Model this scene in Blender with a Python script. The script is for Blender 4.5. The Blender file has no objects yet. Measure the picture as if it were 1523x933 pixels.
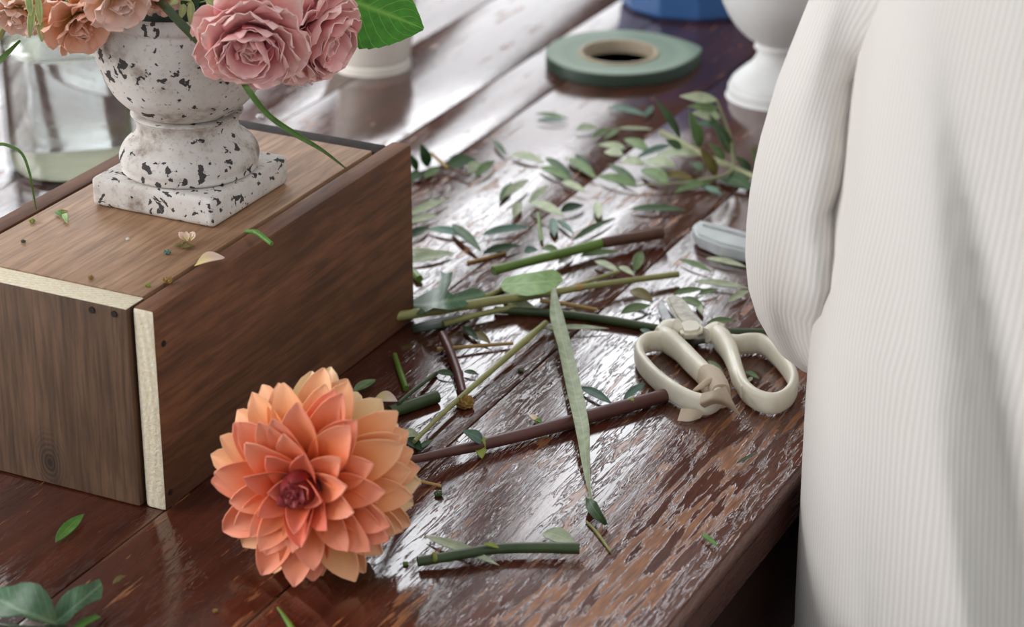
import bpy, bmesh, math, random
from mathutils import Vector, Matrix, Euler
random.seed(7)
sc = bpy.context.scene
COL = sc.collection
# ---------------------------------------------------------------- camera model
F, CX, CY = 3600.0, 761.5, 466.5
PITCH = math.atan(1616 / 3600)
CH, TZ = 1.30, 0.75                      # camera height, table top height
CP, SP = math.cos(PITCH), math.sin(PITCH)
CAM = Vector((0, 0, CH))
AZ = math.radians(26.3)                  # direction of the table planks
UD = Vector((math.sin(AZ), math.cos(AZ), 0))
VD = Vector((math.cos(AZ), -math.sin(AZ), 0))
BZ = 0.853                               # top of the wooden box


def ray(x, y):
    u = (x - CX) / F
    v = -(y - CY) / F
    return Vector((u, CP + v * SP, -SP + v * CP))


def P(x, y, z=TZ):
    d = ray(x, y)
    return CAM + d * ((z - CH) / d.z)


def PY(x, y, Y):
    d = ray(x, y)
    return CAM + d * (Y / d.y)


def proj(p):
    q = p - CAM
    yc = q.y * CP - q.z * SP
    zc = q.y * SP + q.z * CP
    return Vector((CX + F * q.x / yc, CY - F * zc / yc))


def W(v, u, z):
    return VD * v + UD * u + Vector((0, 0, z))


def mpp(p):                              # metres per pixel at a point
    return (p - CAM).length / F


# ---------------------------------------------------------------- materials
def srgb(r, g, b):
    def f(c):
        c /= 255.0
        return c / 12.92 if c <= 0.04045 else ((c + 0.055) / 1.055) ** 2.4
    return (f(r), f(g), f(b), 1)


class NT:
    def __init__(self, name):
        self.m = bpy.data.materials.new(name)
        self.m.use_nodes = True
        self.t = self.m.node_tree
        self.b = self.t.nodes['Principled BSDF']
        self.out = self.t.nodes['Material Output']

    def n(self, typ, **kw):
        nd = self.t.nodes.new(typ)
        for k, v in kw.items():
            if k.startswith('i_'):
                nd.inputs[k[2:].replace('_', ' ')].default_value = v
            else:
                setattr(nd, k, v)
        return nd

    def l(self, a, b):
        self.t.links.new(a, b)

    def coord(self, scale=(1, 1, 1), kind='Object', loc=(0, 0, 0)):
        tc = self.n('ShaderNodeTexCoord')
        mp = self.n('ShaderNodeMapping')
        mp.inputs['Scale'].default_value = scale
        mp.inputs['Location'].default_value = loc
        self.l(tc.outputs[kind], mp.inputs['Vector'])
        return mp.outputs['Vector']

    def noise(self, vec, scale, detail=4, rough=0.55, dist=0.0):
        nd = self.n('ShaderNodeTexNoise')
        nd.inputs['Scale'].default_value = scale
        nd.inputs['Detail'].default_value = detail
        nd.inputs['Roughness'].default_value = rough
        nd.inputs['Distortion'].default_value = dist
        self.l(vec, nd.inputs['Vector'])
        return nd.outputs['Fac']

    def ramp(self, fac, stops, interp='LINEAR'):
        nd = self.n('ShaderNodeValToRGB')
        cr = nd.color_ramp
        cr.interpolation = interp
        while len(cr.elements) < len(stops):
            cr.elements.new(0.5)
        for e, (p, c) in zip(cr.elements, stops):
            e.position = p
            e.color = c if not isinstance(c, (int, float)) else (c, c, c, 1)
        self.l(fac, nd.inputs['Fac'])
        return nd.outputs['Color']

    def mix(self, fac, a, b, typ='MIX'):
        nd = self.n('ShaderNodeMix', data_type='RGBA', blend_type=typ)
        for sock, v in ((nd.inputs[0], fac), (nd.inputs[6], a), (nd.inputs[7], b)):
            if isinstance(v, (int, float)):
                sock.default_value = v
            elif isinstance(v, tuple):
                sock.default_value = v
            else:
                self.l(v, sock)
        return nd.outputs[2]

    def math(self, op, a, b=None, c=None, clamp=False):
        nd = self.n('ShaderNodeMath', operation=op, use_clamp=clamp)
        for s, v in zip(nd.inputs, (a, b, c)):
            if v is None:
                continue
            if isinstance(v, (int, float)):
                s.default_value = v
            else:
                self.l(v, s)
        return nd.outputs[0]

    def bump(self, h, strength=0.3, dist=0.001, normal=None):
        nd = self.n('ShaderNodeBump')
        nd.inputs['Strength'].default_value = strength
        nd.inputs['Distance'].default_value = dist
        self.l(h, nd.inputs['Height'])
        if normal is not None:
            self.l(normal, nd.inputs['Normal'])
        return nd.outputs['Normal']

    def set(self, **kw):
        for k, v in kw.items():
            s = self.b.inputs[k.replace('_', ' ')]
            if isinstance(v, (int, float, tuple)):
                s.default_value = v
            else:
                self.l(v, s)
        return self.m


def plain(name, col, rough=0.5, nscale=60, var=0.12, bump=0.0, bscale=200, metal=0.0, spec=0.5):
    t = NT(name)
    v = t.coord()
    f = t.noise(v, nscale)
    lo = tuple(c * (1 - var) for c in col[:3]) + (1,)
    hi = tuple(min(1, c * (1 + var)) for c in col[:3]) + (1,)
    c = t.ramp(f, [(0.3, lo), (0.7, hi)])
    kw = dict(Base_Color=c, Roughness=rough, Metallic=metal, Specular_IOR_Level=spec)
    if bump:
        kw['Normal'] = t.bump(t.noise(v, bscale), bump, 0.0006)
    return t.set(**kw)


def leaf_mat(name, col, rib, rough=0.52, veins=0.5, trans=0.12):
    t = NT(name)
    uv = t.n('ShaderNodeTexCoord').outputs['UV']
    sep = t.n('ShaderNodeSeparateXYZ')
    t.l(uv, sep.inputs[0])
    x, y = sep.outputs[0], sep.outputs[1]
    ax = t.math('ABSOLUTE', t.math('SUBTRACT', x, 0.5))
    ribm = t.ramp(ax, [(0.0, 1.0), (0.05, 0.0)])
    f = t.noise(t.coord(), 180, 4)
    lo = tuple(c * 0.75 for c in col[:3]) + (1,)
    hi = tuple(min(1, c * 1.25) for c in col[:3]) + (1,)
    c = t.ramp(f, [(0.3, lo), (0.7, hi)])
    # side veins running forward from the midrib
    ph = t.math('SUBTRACT', t.math('MULTIPLY', y, 9.0), t.math('MULTIPLY', ax, 6.0))
    fr = t.math('ABSOLUTE', t.math('SUBTRACT', t.math('FRACT', ph), 0.5))
    vm = t.math('MULTIPLY', t.ramp(fr, [(0.0, 1.0), (0.07, 0.0)]), veins)
    c = t.mix(vm, c, rib)
    c = t.mix(t.math('MULTIPLY', ribm, 0.75), c, rib)
    n = t.bump(t.math('ADD', ribm, vm), 0.25, 0.0005)
    return t.set(Base_Color=c, Roughness=rough, Normal=n, Specular_IOR_Level=0.28,
                 Subsurface_Weight=trans, Subsurface_Radius=(0.002, 0.004, 0.001), Subsurface_Scale=0.5)


def petal_mat(name, base, mid, tip, rough=0.5, streak=0.25, sss=0.12):
    t = NT(name)
    uv = t.n('ShaderNodeTexCoord').outputs['UV']
    sep = t.n('ShaderNodeSeparateXYZ')
    t.l(uv, sep.inputs[0])
    x, y = sep.outputs[0], sep.outputs[1]
    cv = t.n('ShaderNodeCombineXYZ')
    t.l(t.math('MULTIPLY', x, 14.0), cv.inputs[0])
    t.l(t.math('MULTIPLY', y, 1.2), cv.inputs[1])
    st = t.noise(cv.outputs[0], 1.0, 3)
    yy = t.math('ADD', y, t.math('MULTIPLY', t.math('SUBTRACT', st, 0.5), 0.35))
    c = t.ramp(yy, [(0.18, base), (0.62, mid), (1.0, tip)])
    c = t.mix(t.math('MULTIPLY', st, streak), c, base)
    ax = t.math('ABSOLUTE', t.math('SUBTRACT', x, 0.5))
    mid_ = t.math('MULTIPLY', t.ramp(ax, [(0.0, 1.0), (0.32, 0.0)]), t.math('SUBTRACT', 1.0, y, None, True))
    c = t.mix(t.math('MULTIPLY', mid_, 0.5), c, base)
    n = t.bump(st, 0.25, 0.0005)
    return t.set(Base_Color=c, Roughness=rough, Normal=n, Subsurface_Weight=sss,
                 Subsurface_Radius=(0.004, 0.002, 0.0012), Subsurface_Scale=0.6,
                 Sheen_Weight=0.1, Specular_IOR_Level=0.3)


def wood_mat(name, c1, c2, grain, rough=0.6, knots=(), bump=0.25, blotch=0.35):
    """stained pine; grain = scale vector, small along the grain"""
    t = NT(name)
    v = t.coord(grain)
    tc = t.coord((1, 1, 1))
    w = t.noise(tc, 14, 2)
    nv = t.n('ShaderNodeVectorMath', operation='ADD')
    t.l(v, nv.inputs[0])
    sc_ = t.n('ShaderNodeVectorMath', operation='SCALE')
    cmb = t.n('ShaderNodeCombineXYZ')
    for i in range(3):
        t.l(w, cmb.inputs[i])
    t.l(cmb.outputs[0], sc_.inputs[0])
    sc_.inputs['Scale'].default_value = 1.2
    t.l(sc_.outputs[0], nv.inputs[1])
    g = t.noise(nv.outputs[0], 1.0, 5, 0.6)
    fine = t.noise(v, 3.0, 3, 0.6)
    c = t.ramp(g, [(0.32, c1), (0.66, c2)])
    c = t.mix(t.math('MULTIPLY', t.ramp(fine, [(0.45, 0.0), (0.66, 1.0)]), 0.6), c, tuple(k * 0.5 for k in c1[:3]) + (1,))
    bl = t.ramp(t.noise(tc, 30, 5, 0.6), [(0.4, 0.0), (0.75, 1.0)])
    c = t.mix(t.math('MULTIPLY', bl, blotch), c, tuple(k * 0.5 for k in c1[:3]) + (1,))
    h = g
    for (kx, ky, kz, kr) in knots:
        d = t.n('ShaderNodeVectorMath', operation='DISTANCE')
        t.l(t.coord((1, 1, 0.62)), d.inputs[0])
        d.inputs[1].default_value = (kx, ky, kz * 0.62)
        dd = t.math('ADD', d.outputs['Value'], t.math('MULTIPLY', t.math('SUBTRACT', g, 0.5), kr * 0.7))
        ring = t.math('ABSOLUTE', t.math('SINE', t.math('MULTIPLY', dd, 9.0 / kr)))
        m = t.ramp(t.math('DIVIDE', dd, kr * 2.6), [(0.0, 1.0), (0.25, 0.8), (1.0, 0.0)])
        core = t.ramp(t.math('DIVIDE', dd, kr), [(0.25, 0.75), (0.6, 0.0)])
        c = t.mix(core, c, tuple(k * 0.25 for k in c1[:3]) + (1,))
        c = t.mix(t.math('MULTIPLY', m, t.math('MULTIPLY', ring, 0.95)), c, tuple(k * 0.22 for k in c1[:3]) + (1,))
    n = t.bump(t.math('ADD', g, t.math('MULTIPLY', fine, 0.4)), bump, 0.001)
    return t.set(Base_Color=c, Roughness=rough, Normal=n)


def make_table_mat():
    t = NT('worn_red_brown_varnish')
    obj = t.coord((1, 1, 1))
    sep = t.n('ShaderNodeSeparateXYZ')
    t.l(obj, sep.inputs[0])
    x, y = sep.outputs[0], sep.outputs[1]

    def rng(v, a, b):
        m = t.n('ShaderNodeMapRange')
        m.interpolation_type = 'SMOOTHSTEP'
        t.l(v, m.inputs['Value'])
        m.inputs['From Min'].default_value = a
        m.inputs['From Max'].default_value = b
        return m.outputs['Result']
    n1 = t.noise(t.coord((60, 9, 60)), 1.0, 5, 0.6)
    n2 = t.noise(t.coord((230, 26, 230)), 1.0, 4, 0.6, 0.4)      # flakes of varnish
    n3 = t.noise(t.coord((900, 70, 900)), 1.0, 3, 0.65)          # fine grain
    n4 = t.noise(t.coord((90, 12, 90), loc=(7, 3, 0)), 1.0, 3, 0.5)
    base = t.ramp(n1, [(0.3, srgb(54, 26, 18)), (0.7, srgb(92, 46, 32))])
    edge = rng(x, -0.475, -0.36)                                  # towards the worn right edge
    rim = rng(x, -0.352, -0.345)                                  # the nosing keeps its varnish
    near = rng(y, 1.28, 1.02)
    wear = t.math('MULTIPLY', t.math('MULTIPLY', edge, near), 0.092)
    big = t.noise(t.coord((30, 14, 30), loc=(3, 1, 0)), 1.0, 3, 0.6)
    wv = t.math('ADD', t.math('ADD', t.math('MULTIPLY', n2, 0.70), t.math('MULTIPLY', big, 0.30)), wear)
    wv = t.math('SUBTRACT', wv, t.math('MULTIPLY', rim, 0.10))
    worn = t.ramp(wv, [(0.600, 0.0), (0.635, 1.0)])
    thin = t.math('MULTIPLY', t.math('MULTIPLY', edge, near), t.ramp(n4, [(0.35, 0.15), (0.65, 0.75)]))
    c = t.mix(thin, base, t.ramp(n3, [(0.35, srgb(84, 46, 34)), (0.7, srgb(128, 76, 54))]))
    wood = t.ramp(n3, [(0.3, srgb(104, 58, 34)), (0.7, srgb(178, 116, 64))])
    c = t.mix(t.math('MULTIPLY', worn, 0.9), c, wood)
    sf = t.ramp(t.noise(t.coord((420, 60, 420), loc=(5, 2, 0)), 1.0, 5, 0.7), [(0.66, 0.0), (0.76, 1.0)])
    c = t.mix(t.math('MULTIPLY', sf, 0.45), c, srgb(128, 88, 64))
    # pale dust caught along two of the plank joints
    for jx in (-0.589, -0.5005):
        dj = t.math('ABSOLUTE', t.math('SUBTRACT', x, jx))
        band = t.ramp(t.math('MULTIPLY', dj, 100.0), [(0.05, 1.0), (0.34, 0.0)])
        c = t.mix(t.math('MULTIPLY', band, t.ramp(n1, [(0.45, 0.0), (0.7, 0.55)])), c, srgb(136, 108, 84))
    rough = t.mix(worn, t.ramp(n4, [(0.3, 0.09), (0.8, 0.20)]), (0.5, 0.5, 0.5, 1))
    rid = t.math('ABSOLUTE', t.math('SUBTRACT', n2, 0.5))
    crack = t.ramp(rid, [(0.0, 0.0), (0.03, 1.0)])
    nearer = rng(y, 1.35, 1.0)
    amt = t.math('ADD', 0.05, t.math('ADD', t.math('MULTIPLY', edge, 0.55), t.math('MULTIPLY', nearer, 0.30)))
    h = t.math('ADD', t.math('MULTIPLY', crack, amt), t.math('MULTIPLY', n3, 0.18))
    h = t.math('ADD', h, t.math('MULTIPLY', n4, t.math('MULTIPLY', amt, 0.8)))
    h = t.math('SUBTRACT', h, t.math('MULTIPLY', worn, 0.7))
    nrm = t.bump(h, 0.40, 0.0006)
    nrm = t.bump(t.noise(t.coord((26, 7, 26)), 1.0, 2), 0.14, 0.003, nrm)
    return t.set(Base_Color=c, Roughness=rough, Normal=nrm, Specular_IOR_Level=0.5,
                 Coat_Weight=0.55, Coat_Roughness=0.09, Coat_Normal=nrm)


def make_urn_mat():
    t = NT('chipped_whitewashed_stone')
    v = t.coord()
    dirt = t.noise(v, 34, 6, 0.65)
    c = t.ramp(dirt, [(0.32, srgb(132, 116, 104)), (0.46, srgb(206, 200, 193)), (0.75, srgb(230, 226, 221))])
    speck = t.ramp(t.noise(v, 420, 3, 0.6), [(0.60, 0.0), (0.68, 1.0)])
    c = t.mix(t.math('MULTIPLY', speck, 0.35), c, srgb(96, 88, 80))
    clus = t.noise(v, 28, 2)
    a = t.noise(v, 190, 4, 0.5, 0.3)
    b = t.noise(v, 80, 4, 0.5, 0.35)
    ma = t.ramp(t.math('ADD', a, t.math('MULTIPLY', t.math('SUBTRACT', clus, 0.5), 0.35)), [(0.622, 0.0), (0.634, 1.0)])
    mb = t.ramp(b, [(0.668, 0.0), (0.678, 1.0)])
    chip = t.math('MAXIMUM', ma, mb)
    c = t.mix(t.math('MULTIPLY', chip, 0.93), c, srgb(44, 41, 42))
    h = t.math('SUBTRACT', t.math('MULTIPLY', dirt, 0.5), chip)
    return t.set(Base_Color=c, Roughness=0.85, Normal=t.bump(h, 0.5, 0.0012), Specular_IOR_Level=0.2)


def make_raw_mat():
    t = NT('raw_sawn_pine_end_grain')
    v = t.coord((300, 300, 300))
    n1 = t.noise(v, 1.6, 4, 0.7)
    d = t.n('ShaderNodeVectorMath', operation='LENGTH')
    t.l(t.coord((1, 1, 0.6), loc=(0.03, 0, -0.03)), d.inputs[0])
    ring = t.math('SINE', t.math('MULTIPLY', d.outputs['Value'], 2600))
    c = t.ramp(n1, [(0.3, srgb(232, 216, 178)), (0.7, srgb(250, 244, 224))])
    c = t.mix(t.math('MULTIPLY', t.math('ADD', ring, 1.0), 0.10), c, srgb(176, 140, 92))
    return t.set(Base_Color=c, Roughness=0.9, Normal=t.bump(n1, 0.8, 0.0012))


def make_fabric_mat():
    t = NT('cream_ribbed_cotton')
    uv = t.n('ShaderNodeTexCoord').outputs['UV']
    sep = t.n('ShaderNodeSeparateXYZ')
    t.l(uv, sep.inputs[0])
    w = t.math('SINE', t.math('MULTIPLY', sep.outputs[0], 2 * math.pi))
    s = t.math('MULTIPLY', t.math('ADD', w, 1.0), 0.5)
    c = t.mix(s, srgb(211, 206, 199), srgb(224, 220, 214))
    f = t.noise(t.coord(), 26, 3)
    c = t.mix(t.math('MULTIPLY', f, 0.14), c, srgb(214, 200, 186))
    return t.set(Base_Color=c, Roughness=0.9, Normal=t.bump(s, 0.16, 0.0010), Sheen_Weight=0.15, Specular_IOR_Level=0.15)


def glass_mat(name, tint, gloss=0.06, edge=0.55):
    t = NT(name)
    lw = t.n('ShaderNodeLayerWeight')
    lw.inputs['Blend'].default_value = 0.32
    fac = t.ramp(lw.outputs['Facing'], [(0.0, gloss), (0.55, gloss * 2), (1.0, edge)])
    tr = t.n('ShaderNodeBsdfTransparent')
    tr.inputs['Color'].default_value = tint
    gl = t.n('ShaderNodeBsdfGlossy')
    gl.inputs['Roughness'].default_value = 0.06
    mx = t.n('ShaderNodeMixShader')
    t.l(fac, mx.inputs[0])
    t.l(tr.outputs[0], mx.inputs[1])
    t.l(gl.outputs[0], mx.inputs[2])
    t.l(mx.outputs[0], t.out.inputs['Surface'])
    return t.m


def emit_mat(name, col, s):
    t = NT(name)
    e = t.n('ShaderNodeEmission')
    e.inputs['Color'].default_value = col
    e.inputs['Strength'].default_value = s
    t.l(e.outputs[0], t.out.inputs['Surface'])
    return t.m


M = dict(
    table=make_table_mat(),
    dark_wood=wood_mat('dark_red_brown_side', srgb(34, 15, 11), srgb(62, 28, 20), (40, 6, 200), 0.45),
    dark_end=wood_mat('blackened_board', srgb(30, 22, 18), srgb(52, 40, 33), (150, 150, 9), 0.85),
    box_end=wood_mat('brown_stained_pine_upright_grain', srgb(84, 60, 42), srgb(120, 89, 65), (150, 150, 9), 0.62,
                     knots=((0.003, -0.123, 0.0125, 0.0050),), blotch=0.3),
    box_side=wood_mat('brown_stained_pine_long_grain', srgb(92, 56, 34), srgb(136, 88, 56), (70, 7, 90), 0.72, blotch=0.4),
    box_top=wood_mat('brown_stained_pine_top', srgb(150, 112, 82), srgb(186, 148, 114), (120, 8, 120), 0.62, blotch=0.22, bump=0.15),
    raw=make_raw_mat(),
    nail=plain('dark_nail_head', srgb(60, 52, 48), 0.45, metal=0.7),
    urn=make_urn_mat(),
    foam=plain('dark_florist_foam', srgb(22, 34, 20), 0.95, 200, 0.4, 0.6),
    fabric=make_fabric_mat(),
    skin=plain('skin', srgb(226, 178, 158), 0.5, 40, 0.06),
    hair=plain('brown_hair', srgb(70, 46, 32), 0.5, 300, 0.3),
    glass=glass_mat('clear_glass', (0.94, 0.955, 0.95, 1), 0.08, 0.7),
    water=None, sediment=plain('pale_jar_bottom', srgb(236, 232, 196), 0.6, 80, 0.08),
    cream=plain('cream_glazed_pot', srgb(238, 230, 218), 0.35, 30, 0.05),
    white=plain('white_matt_ceramic', srgb(226, 226, 224), 0.5, 30, 0.04, 0.1),
    blue=plain('blue_plastic', srgb(62, 104, 160), 0.35, 30, 0.08),
    tape=None, core=plain('tan_card_core', srgb(186, 170, 146), 0.7),
    scissor=plain('ivory_plastic', srgb(240, 234, 214), 0.38, 50, 0.10, 0.12, 90),
    masking=plain('beige_masking_tape', srgb(206, 188, 164), 0.75, 80, 0.10, 0.4, 120),
    steel=plain('worn_steel', srgb(150, 152, 152), 0.32, 120, 0.25, metal=0.85),
    blade_white=plain('whitened_blade', srgb(206, 202, 188), 0.55, 260, 0.30),
    knife=plain('grey_steel_knife', srgb(196, 202, 202), 0.34, 60, 0.10, metal=0.25),
    floor=wood_mat('dark_floorboards', srgb(38, 22, 17), srgb(60, 36, 26), (30, 4, 30), 0.5),
    wall=plain('grey_brown_plaster', srgb(112, 98, 90), 0.9, 8, 0.12),
    frame=plain('white_window_paint', srgb(214, 212, 208), 0.5),
    shoe=plain('brown_leather', srgb(80, 54, 38), 0.5),
    olive_dark=leaf_mat('olive_leaf_dark', srgb(68, 90, 62), srgb(124, 142, 108)),
    olive_green=leaf_mat('olive_leaf_green', srgb(108, 130, 88), srgb(154, 170, 128)),
    olive_pale=leaf_mat('olive_leaf_underside', srgb(180, 190, 160), srgb(204, 210, 184), 0.6, 0.25),
    blue_green=leaf_mat('blue_green_leaf', srgb(100, 128, 114), srgb(150, 170, 154)),
    fresh=leaf_mat('fresh_green_leaf', srgb(86, 130, 56), srgb(140, 172, 96)),
    rose_leaf=leaf_mat('rose_leaf_green', srgb(66, 130, 36), srgb(132, 178, 80), 0.4, 0.6),
    deep=leaf_mat('deep_green_leaf', srgb(38, 62, 36), srgb(70, 98, 60)),
    serrate=leaf_mat('grey_green_serrated_leaf', srgb(74, 104, 76), srgb(122, 150, 116), 0.33),
    pale_leaf=leaf_mat('pale_green_underside', srgb(150, 182, 122), srgb(180, 204, 150), 0.6, 0.4),
    blade=leaf_mat('dry_pale_grass', srgb(170, 180, 150), srgb(196, 204, 176), 0.6, 0.0),
    grass=leaf_mat('green_grass_blade', srgb(94, 124, 68), srgb(124, 152, 92), 0.5, 0.0),
    brownleaf=leaf_mat('brownish_leaf', srgb(112, 100, 58), srgb(150, 138, 90)),
    st_pale=plain('pale_olive_stem', srgb(150, 150, 92), 0.45, 60, 0.15),
    st_green=plain('green_stem', srgb(98, 128, 50), 0.4, 60, 0.2),
    st_dark=plain('dark_green_stem', srgb(58, 74, 38), 0.4, 80, 0.25),
    st_brown=plain('woody_brown_stem', srgb(88, 58, 42), 0.6, 120, 0.25),
    st_purple=plain('purple_brown_stem', srgb(92, 54, 48), 0.38, 60, 0.2),
    st_tan=plain('dry_tan_stem', srgb(170, 138, 80), 0.6, 80, 0.2),
    st_twig=plain('grey_green_twig', srgb(150, 152, 116), 0.6, 80, 0.2),
    node=plain('yellow_green_node', srgb(142, 152, 66), 0.5, 90, 0.2),
    pinkpetal=petal_mat('pale_pink_petal', srgb(236, 214, 150), srgb(240, 206, 190), srgb(244, 216, 206)),
    debris=plain('dried_flower_bit', srgb(150, 116, 58), 0.8, 400, 0.4, 0.5, 500),
    d0=petal_mat('dahlia_centre_petal', srgb(110, 20, 16), srgb(160, 42, 32), srgb(140, 44, 48), 0.45, 0.5),
    d1=petal_mat('dahlia_inner_petal', srgb(212, 72, 22), srgb(238, 114, 72), srgb(240, 132, 110)),
    d2=petal_mat('dahlia_middle_petal', srgb(243, 128, 42), srgb(246, 142, 96), srgb(247, 160, 136)),
    d3=petal_mat('dahlia_outer_petal', srgb(249, 166, 70), srgb(248, 172, 116), srgb(249, 190, 152)),
    d4=petal_mat('dahlia_back_petal', srgb(232, 196, 122), srgb(240, 200, 146), srgb(244, 210, 170)),
    r0=petal_mat('rose_inner_petal', srgb(228, 124, 134), srgb(240, 160, 162), srgb(250, 206, 200)),
    r1=petal_mat('rose_outer_petal', srgb(236, 152, 156), srgb(245, 186, 184), srgb(250, 210, 202)),
    p0=petal_mat('peach_petal', srgb(206, 160, 78), srgb(242, 172, 144), srgb(246, 194, 174)),
    p1=petal_mat('pink_peach_petal', srgb(222, 196, 112), srgb(246, 194, 180), srgb(249, 212, 204)),
    oat=leaf_mat('pale_oat_husk', srgb(176, 184, 128), srgb(210, 212, 170), 0.6, 0.0),
)


def make_tape_mat():
    t = NT('green_stem_tape')
    v = t.coord()
    d = t.n('ShaderNodeVectorMath', operation='LENGTH')
    sx = t.coord((1, 1, 0))
    t.l(sx, d.inputs[0])
    ring = t.noise(sx, 1, 1)
    w = t.math('SINE', t.math('MULTIPLY', d.outputs['Value'], 3400))
    s = t.math('MULTIPLY', t.math('ADD', w, 1.0), 0.5)
    rr = t.ramp(t.math('MULTIPLY', d.outputs['Value'], 16), [(0.45, srgb(146, 162, 142)), (0.62, srgb(130, 150, 132)), (0.75, srgb(150, 166, 148)), (0.9, srgb(120, 142, 124))])
    c = t.mix(t.math('MULTIPLY', s, 0.12), rr, srgb(84, 110, 92))
    g = t.n('ShaderNodeNewGeometry')
    sp = t.n('ShaderNodeSeparateXYZ')
    t.l(g.outputs['True Normal'], sp.inputs[0])
    return t.set(Base_Color=c, Roughness=0.5, Normal=t.bump(s, 0.3, 0.0004))


tw_ = NT('clear_water')
M['water'] = tw_.set(Base_Color=(0.97, 0.98, 0.97, 1), Roughness=0.02, IOR=1.33, Transmission_Weight=1.0)
M['tape'] = make_tape_mat()
M['tape_edge'] = plain('dark_green_tape_face', srgb(44, 62, 50), 0.5)


# ---------------------------------------------------------------- object helpers
def tag(o, label, cat, group=None, kind=None):
    o['label'] = label
    o['category'] = cat
    if group:
        o['group'] = group
    if kind:
        o['kind'] = kind
    return o


def thing(name, label, cat, loc, rotz=0.0, group=None):
    o = bpy.data.objects.new(name, None)
    COL.objects.link(o)
    o.empty_display_size = 0.01
    o.location = loc
    o.rotation_euler = (0, 0, rotz)
    return tag(o, label, cat, group)


def smooth_mesh(me, ang=0.7):
    for p in me.polygons:
        p.use_smooth = True
    try:
        me.set_sharp_from_angle(angle=ang)
    except Exception:
        pass


def wmat(o):
    m = Matrix.Translation(o.location) @ o.rotation_euler.to_matrix().to_4x4()
    return wmat(o.parent) @ m if o.parent else m


def mk(name, verts, faces, mats, parent=None, uvs=None, world=True, smooth=True, ang=0.7, mi=None, origin=None):
    """one mesh object; verts are world points (world=True), or the parent's own coordinates"""
    verts = [Vector(v) for v in verts]
    if parent is not None:
        if world:
            inv = wmat(parent).inverted()
            verts = [inv @ v for v in verts]
        off = Vector((0, 0, 0))
    else:
        if origin is not None:
            off = Vector(origin)
        else:
            n = len(verts)
            off = sum(verts, Vector()) / n
            off.z = min(v.z for v in verts)
    verts = [v - off for v in verts]
    me = bpy.data.meshes.new(name)
    me.from_pydata([tuple(v) for v in verts], [], faces)
    if not isinstance(mats, (list, tuple)):
        mats = [mats]
    for m in mats:
        me.materials.append(m)
    if mi:
        for p, i in zip(me.polygons, mi):
            p.material_index = i
    if uvs:
        ul = me.uv_layers.new(name='UVMap')
        for lp in me.loops:
            ul.data[lp.index].uv = uvs[lp.vertex_index]
    if smooth:
        smooth_mesh(me, ang)
    me.update()
    o = bpy.data.objects.new(name, me)
    COL.objects.link(o)
    o.location = off
    if parent is not None:
        o.parent = parent
    return o




def mesh_thing(name, label, cat, geo, mat, group=None, **kw):
    v, f, uv = geo
    return tag(mk(name, v, f, mat, None, uv, **kw), label, cat, group)


def catmull(pts, per=6):
    pts = [Vector(p) for p in pts]
    if len(pts) < 3:
        return [pts[0].lerp(pts[1], i / per) for i in range(per + 1)]
    out = []
    ext = [pts[0] * 2 - pts[1]] + pts + [pts[-1] * 2 - pts[-2]]
    for i in range(1, len(ext) - 2):
        a, b, c, d = ext[i - 1:i + 3]
        for k in range(per):
            t = k / per
            out.append(0.5 * ((2 * b) + (c - a) * t + (2 * a - 5 * b + 4 * c - d) * t * t + (3 * b - a - 3 * c + d) * t ** 3))
    out.append(pts[-1])
    return out


def lerp_list(vals, n):
    if not isinstance(vals, (list, tuple)):
        return [vals] * n
    out = []
    for i in range(n):
        x = i / max(1, n - 1) * (len(vals) - 1)
        k = min(int(x), len(vals) - 2)
        out.append(vals[k] + (vals[k + 1] - vals[k]) * (x - k))
    return out


def tube(pts, rad, seg=10, per=6, closed=False, flat=None, up=Vector((0, 0, 1))):
    """tube along world points; flat=(a,b) makes an oval section: a along the side, b along up"""
    if closed:
        pts = [Vector(p) for p in pts]
        n0 = len(pts)
        path = []
        for i in range(n0):
            a, b, c, d = pts[i - 1], pts[i], pts[(i + 1) % n0], pts[(i + 2) % n0]
            for k in range(per):
                t = k / per
                path.append(0.5 * ((2 * b) + (c - a) * t + (2 * a - 5 * b + 4 * c - d) * t * t + (3 * b - a - 3 * c + d) * t ** 3))
    else:
        path = catmull(pts, per)
    n = len(path)
    rs = lerp_list(rad, n)
    verts, faces, uvs = [], [], []
    for i, p in enumerate(path):
        if closed:
            tg = (path[(i + 1) % n] - path[i - 1]).normalized()
        else:
            tg = (path[min(i + 1, n - 1)] - path[max(i - 1, 0)]).normalized()
        s = tg.cross(up)
        if s.length < 1e-4:
            s = tg.cross(Vector((0, 1, 0)))
        s.normalize()
        w = s.cross(tg).normalized()
        for k in range(seg):
            a = 2 * math.pi * k / seg
            ca, sa = math.cos(a), math.sin(a)
            if flat:
                e = 0.7
                ca = math.copysign(abs(ca) ** e, ca)
                sa = math.copysign(abs(sa) ** e, sa)
                verts.append(p + s * ca * rs[i] * flat[0] + w * sa * rs[i] * flat[1])
            else:
                verts.append(p + (s * ca + w * sa) * rs[i])
            uvs.append((k / seg, i / max(1, n - 1)))
    m = n if closed else n - 1
    for i in range(m):
        for k in range(seg):
            a, b = i * seg + k, i * seg + (k + 1) % seg
            c, d = ((i + 1) % n) * seg + (k + 1) % seg, ((i + 1) % n) * seg + k
            faces.append((a, d, c, b))
    if not closed:
        faces.append(tuple(range(seg)))
        faces.append(tuple((n - 1) * seg + k for k in reversed(range(seg))))
    return verts, faces, uvs


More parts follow.
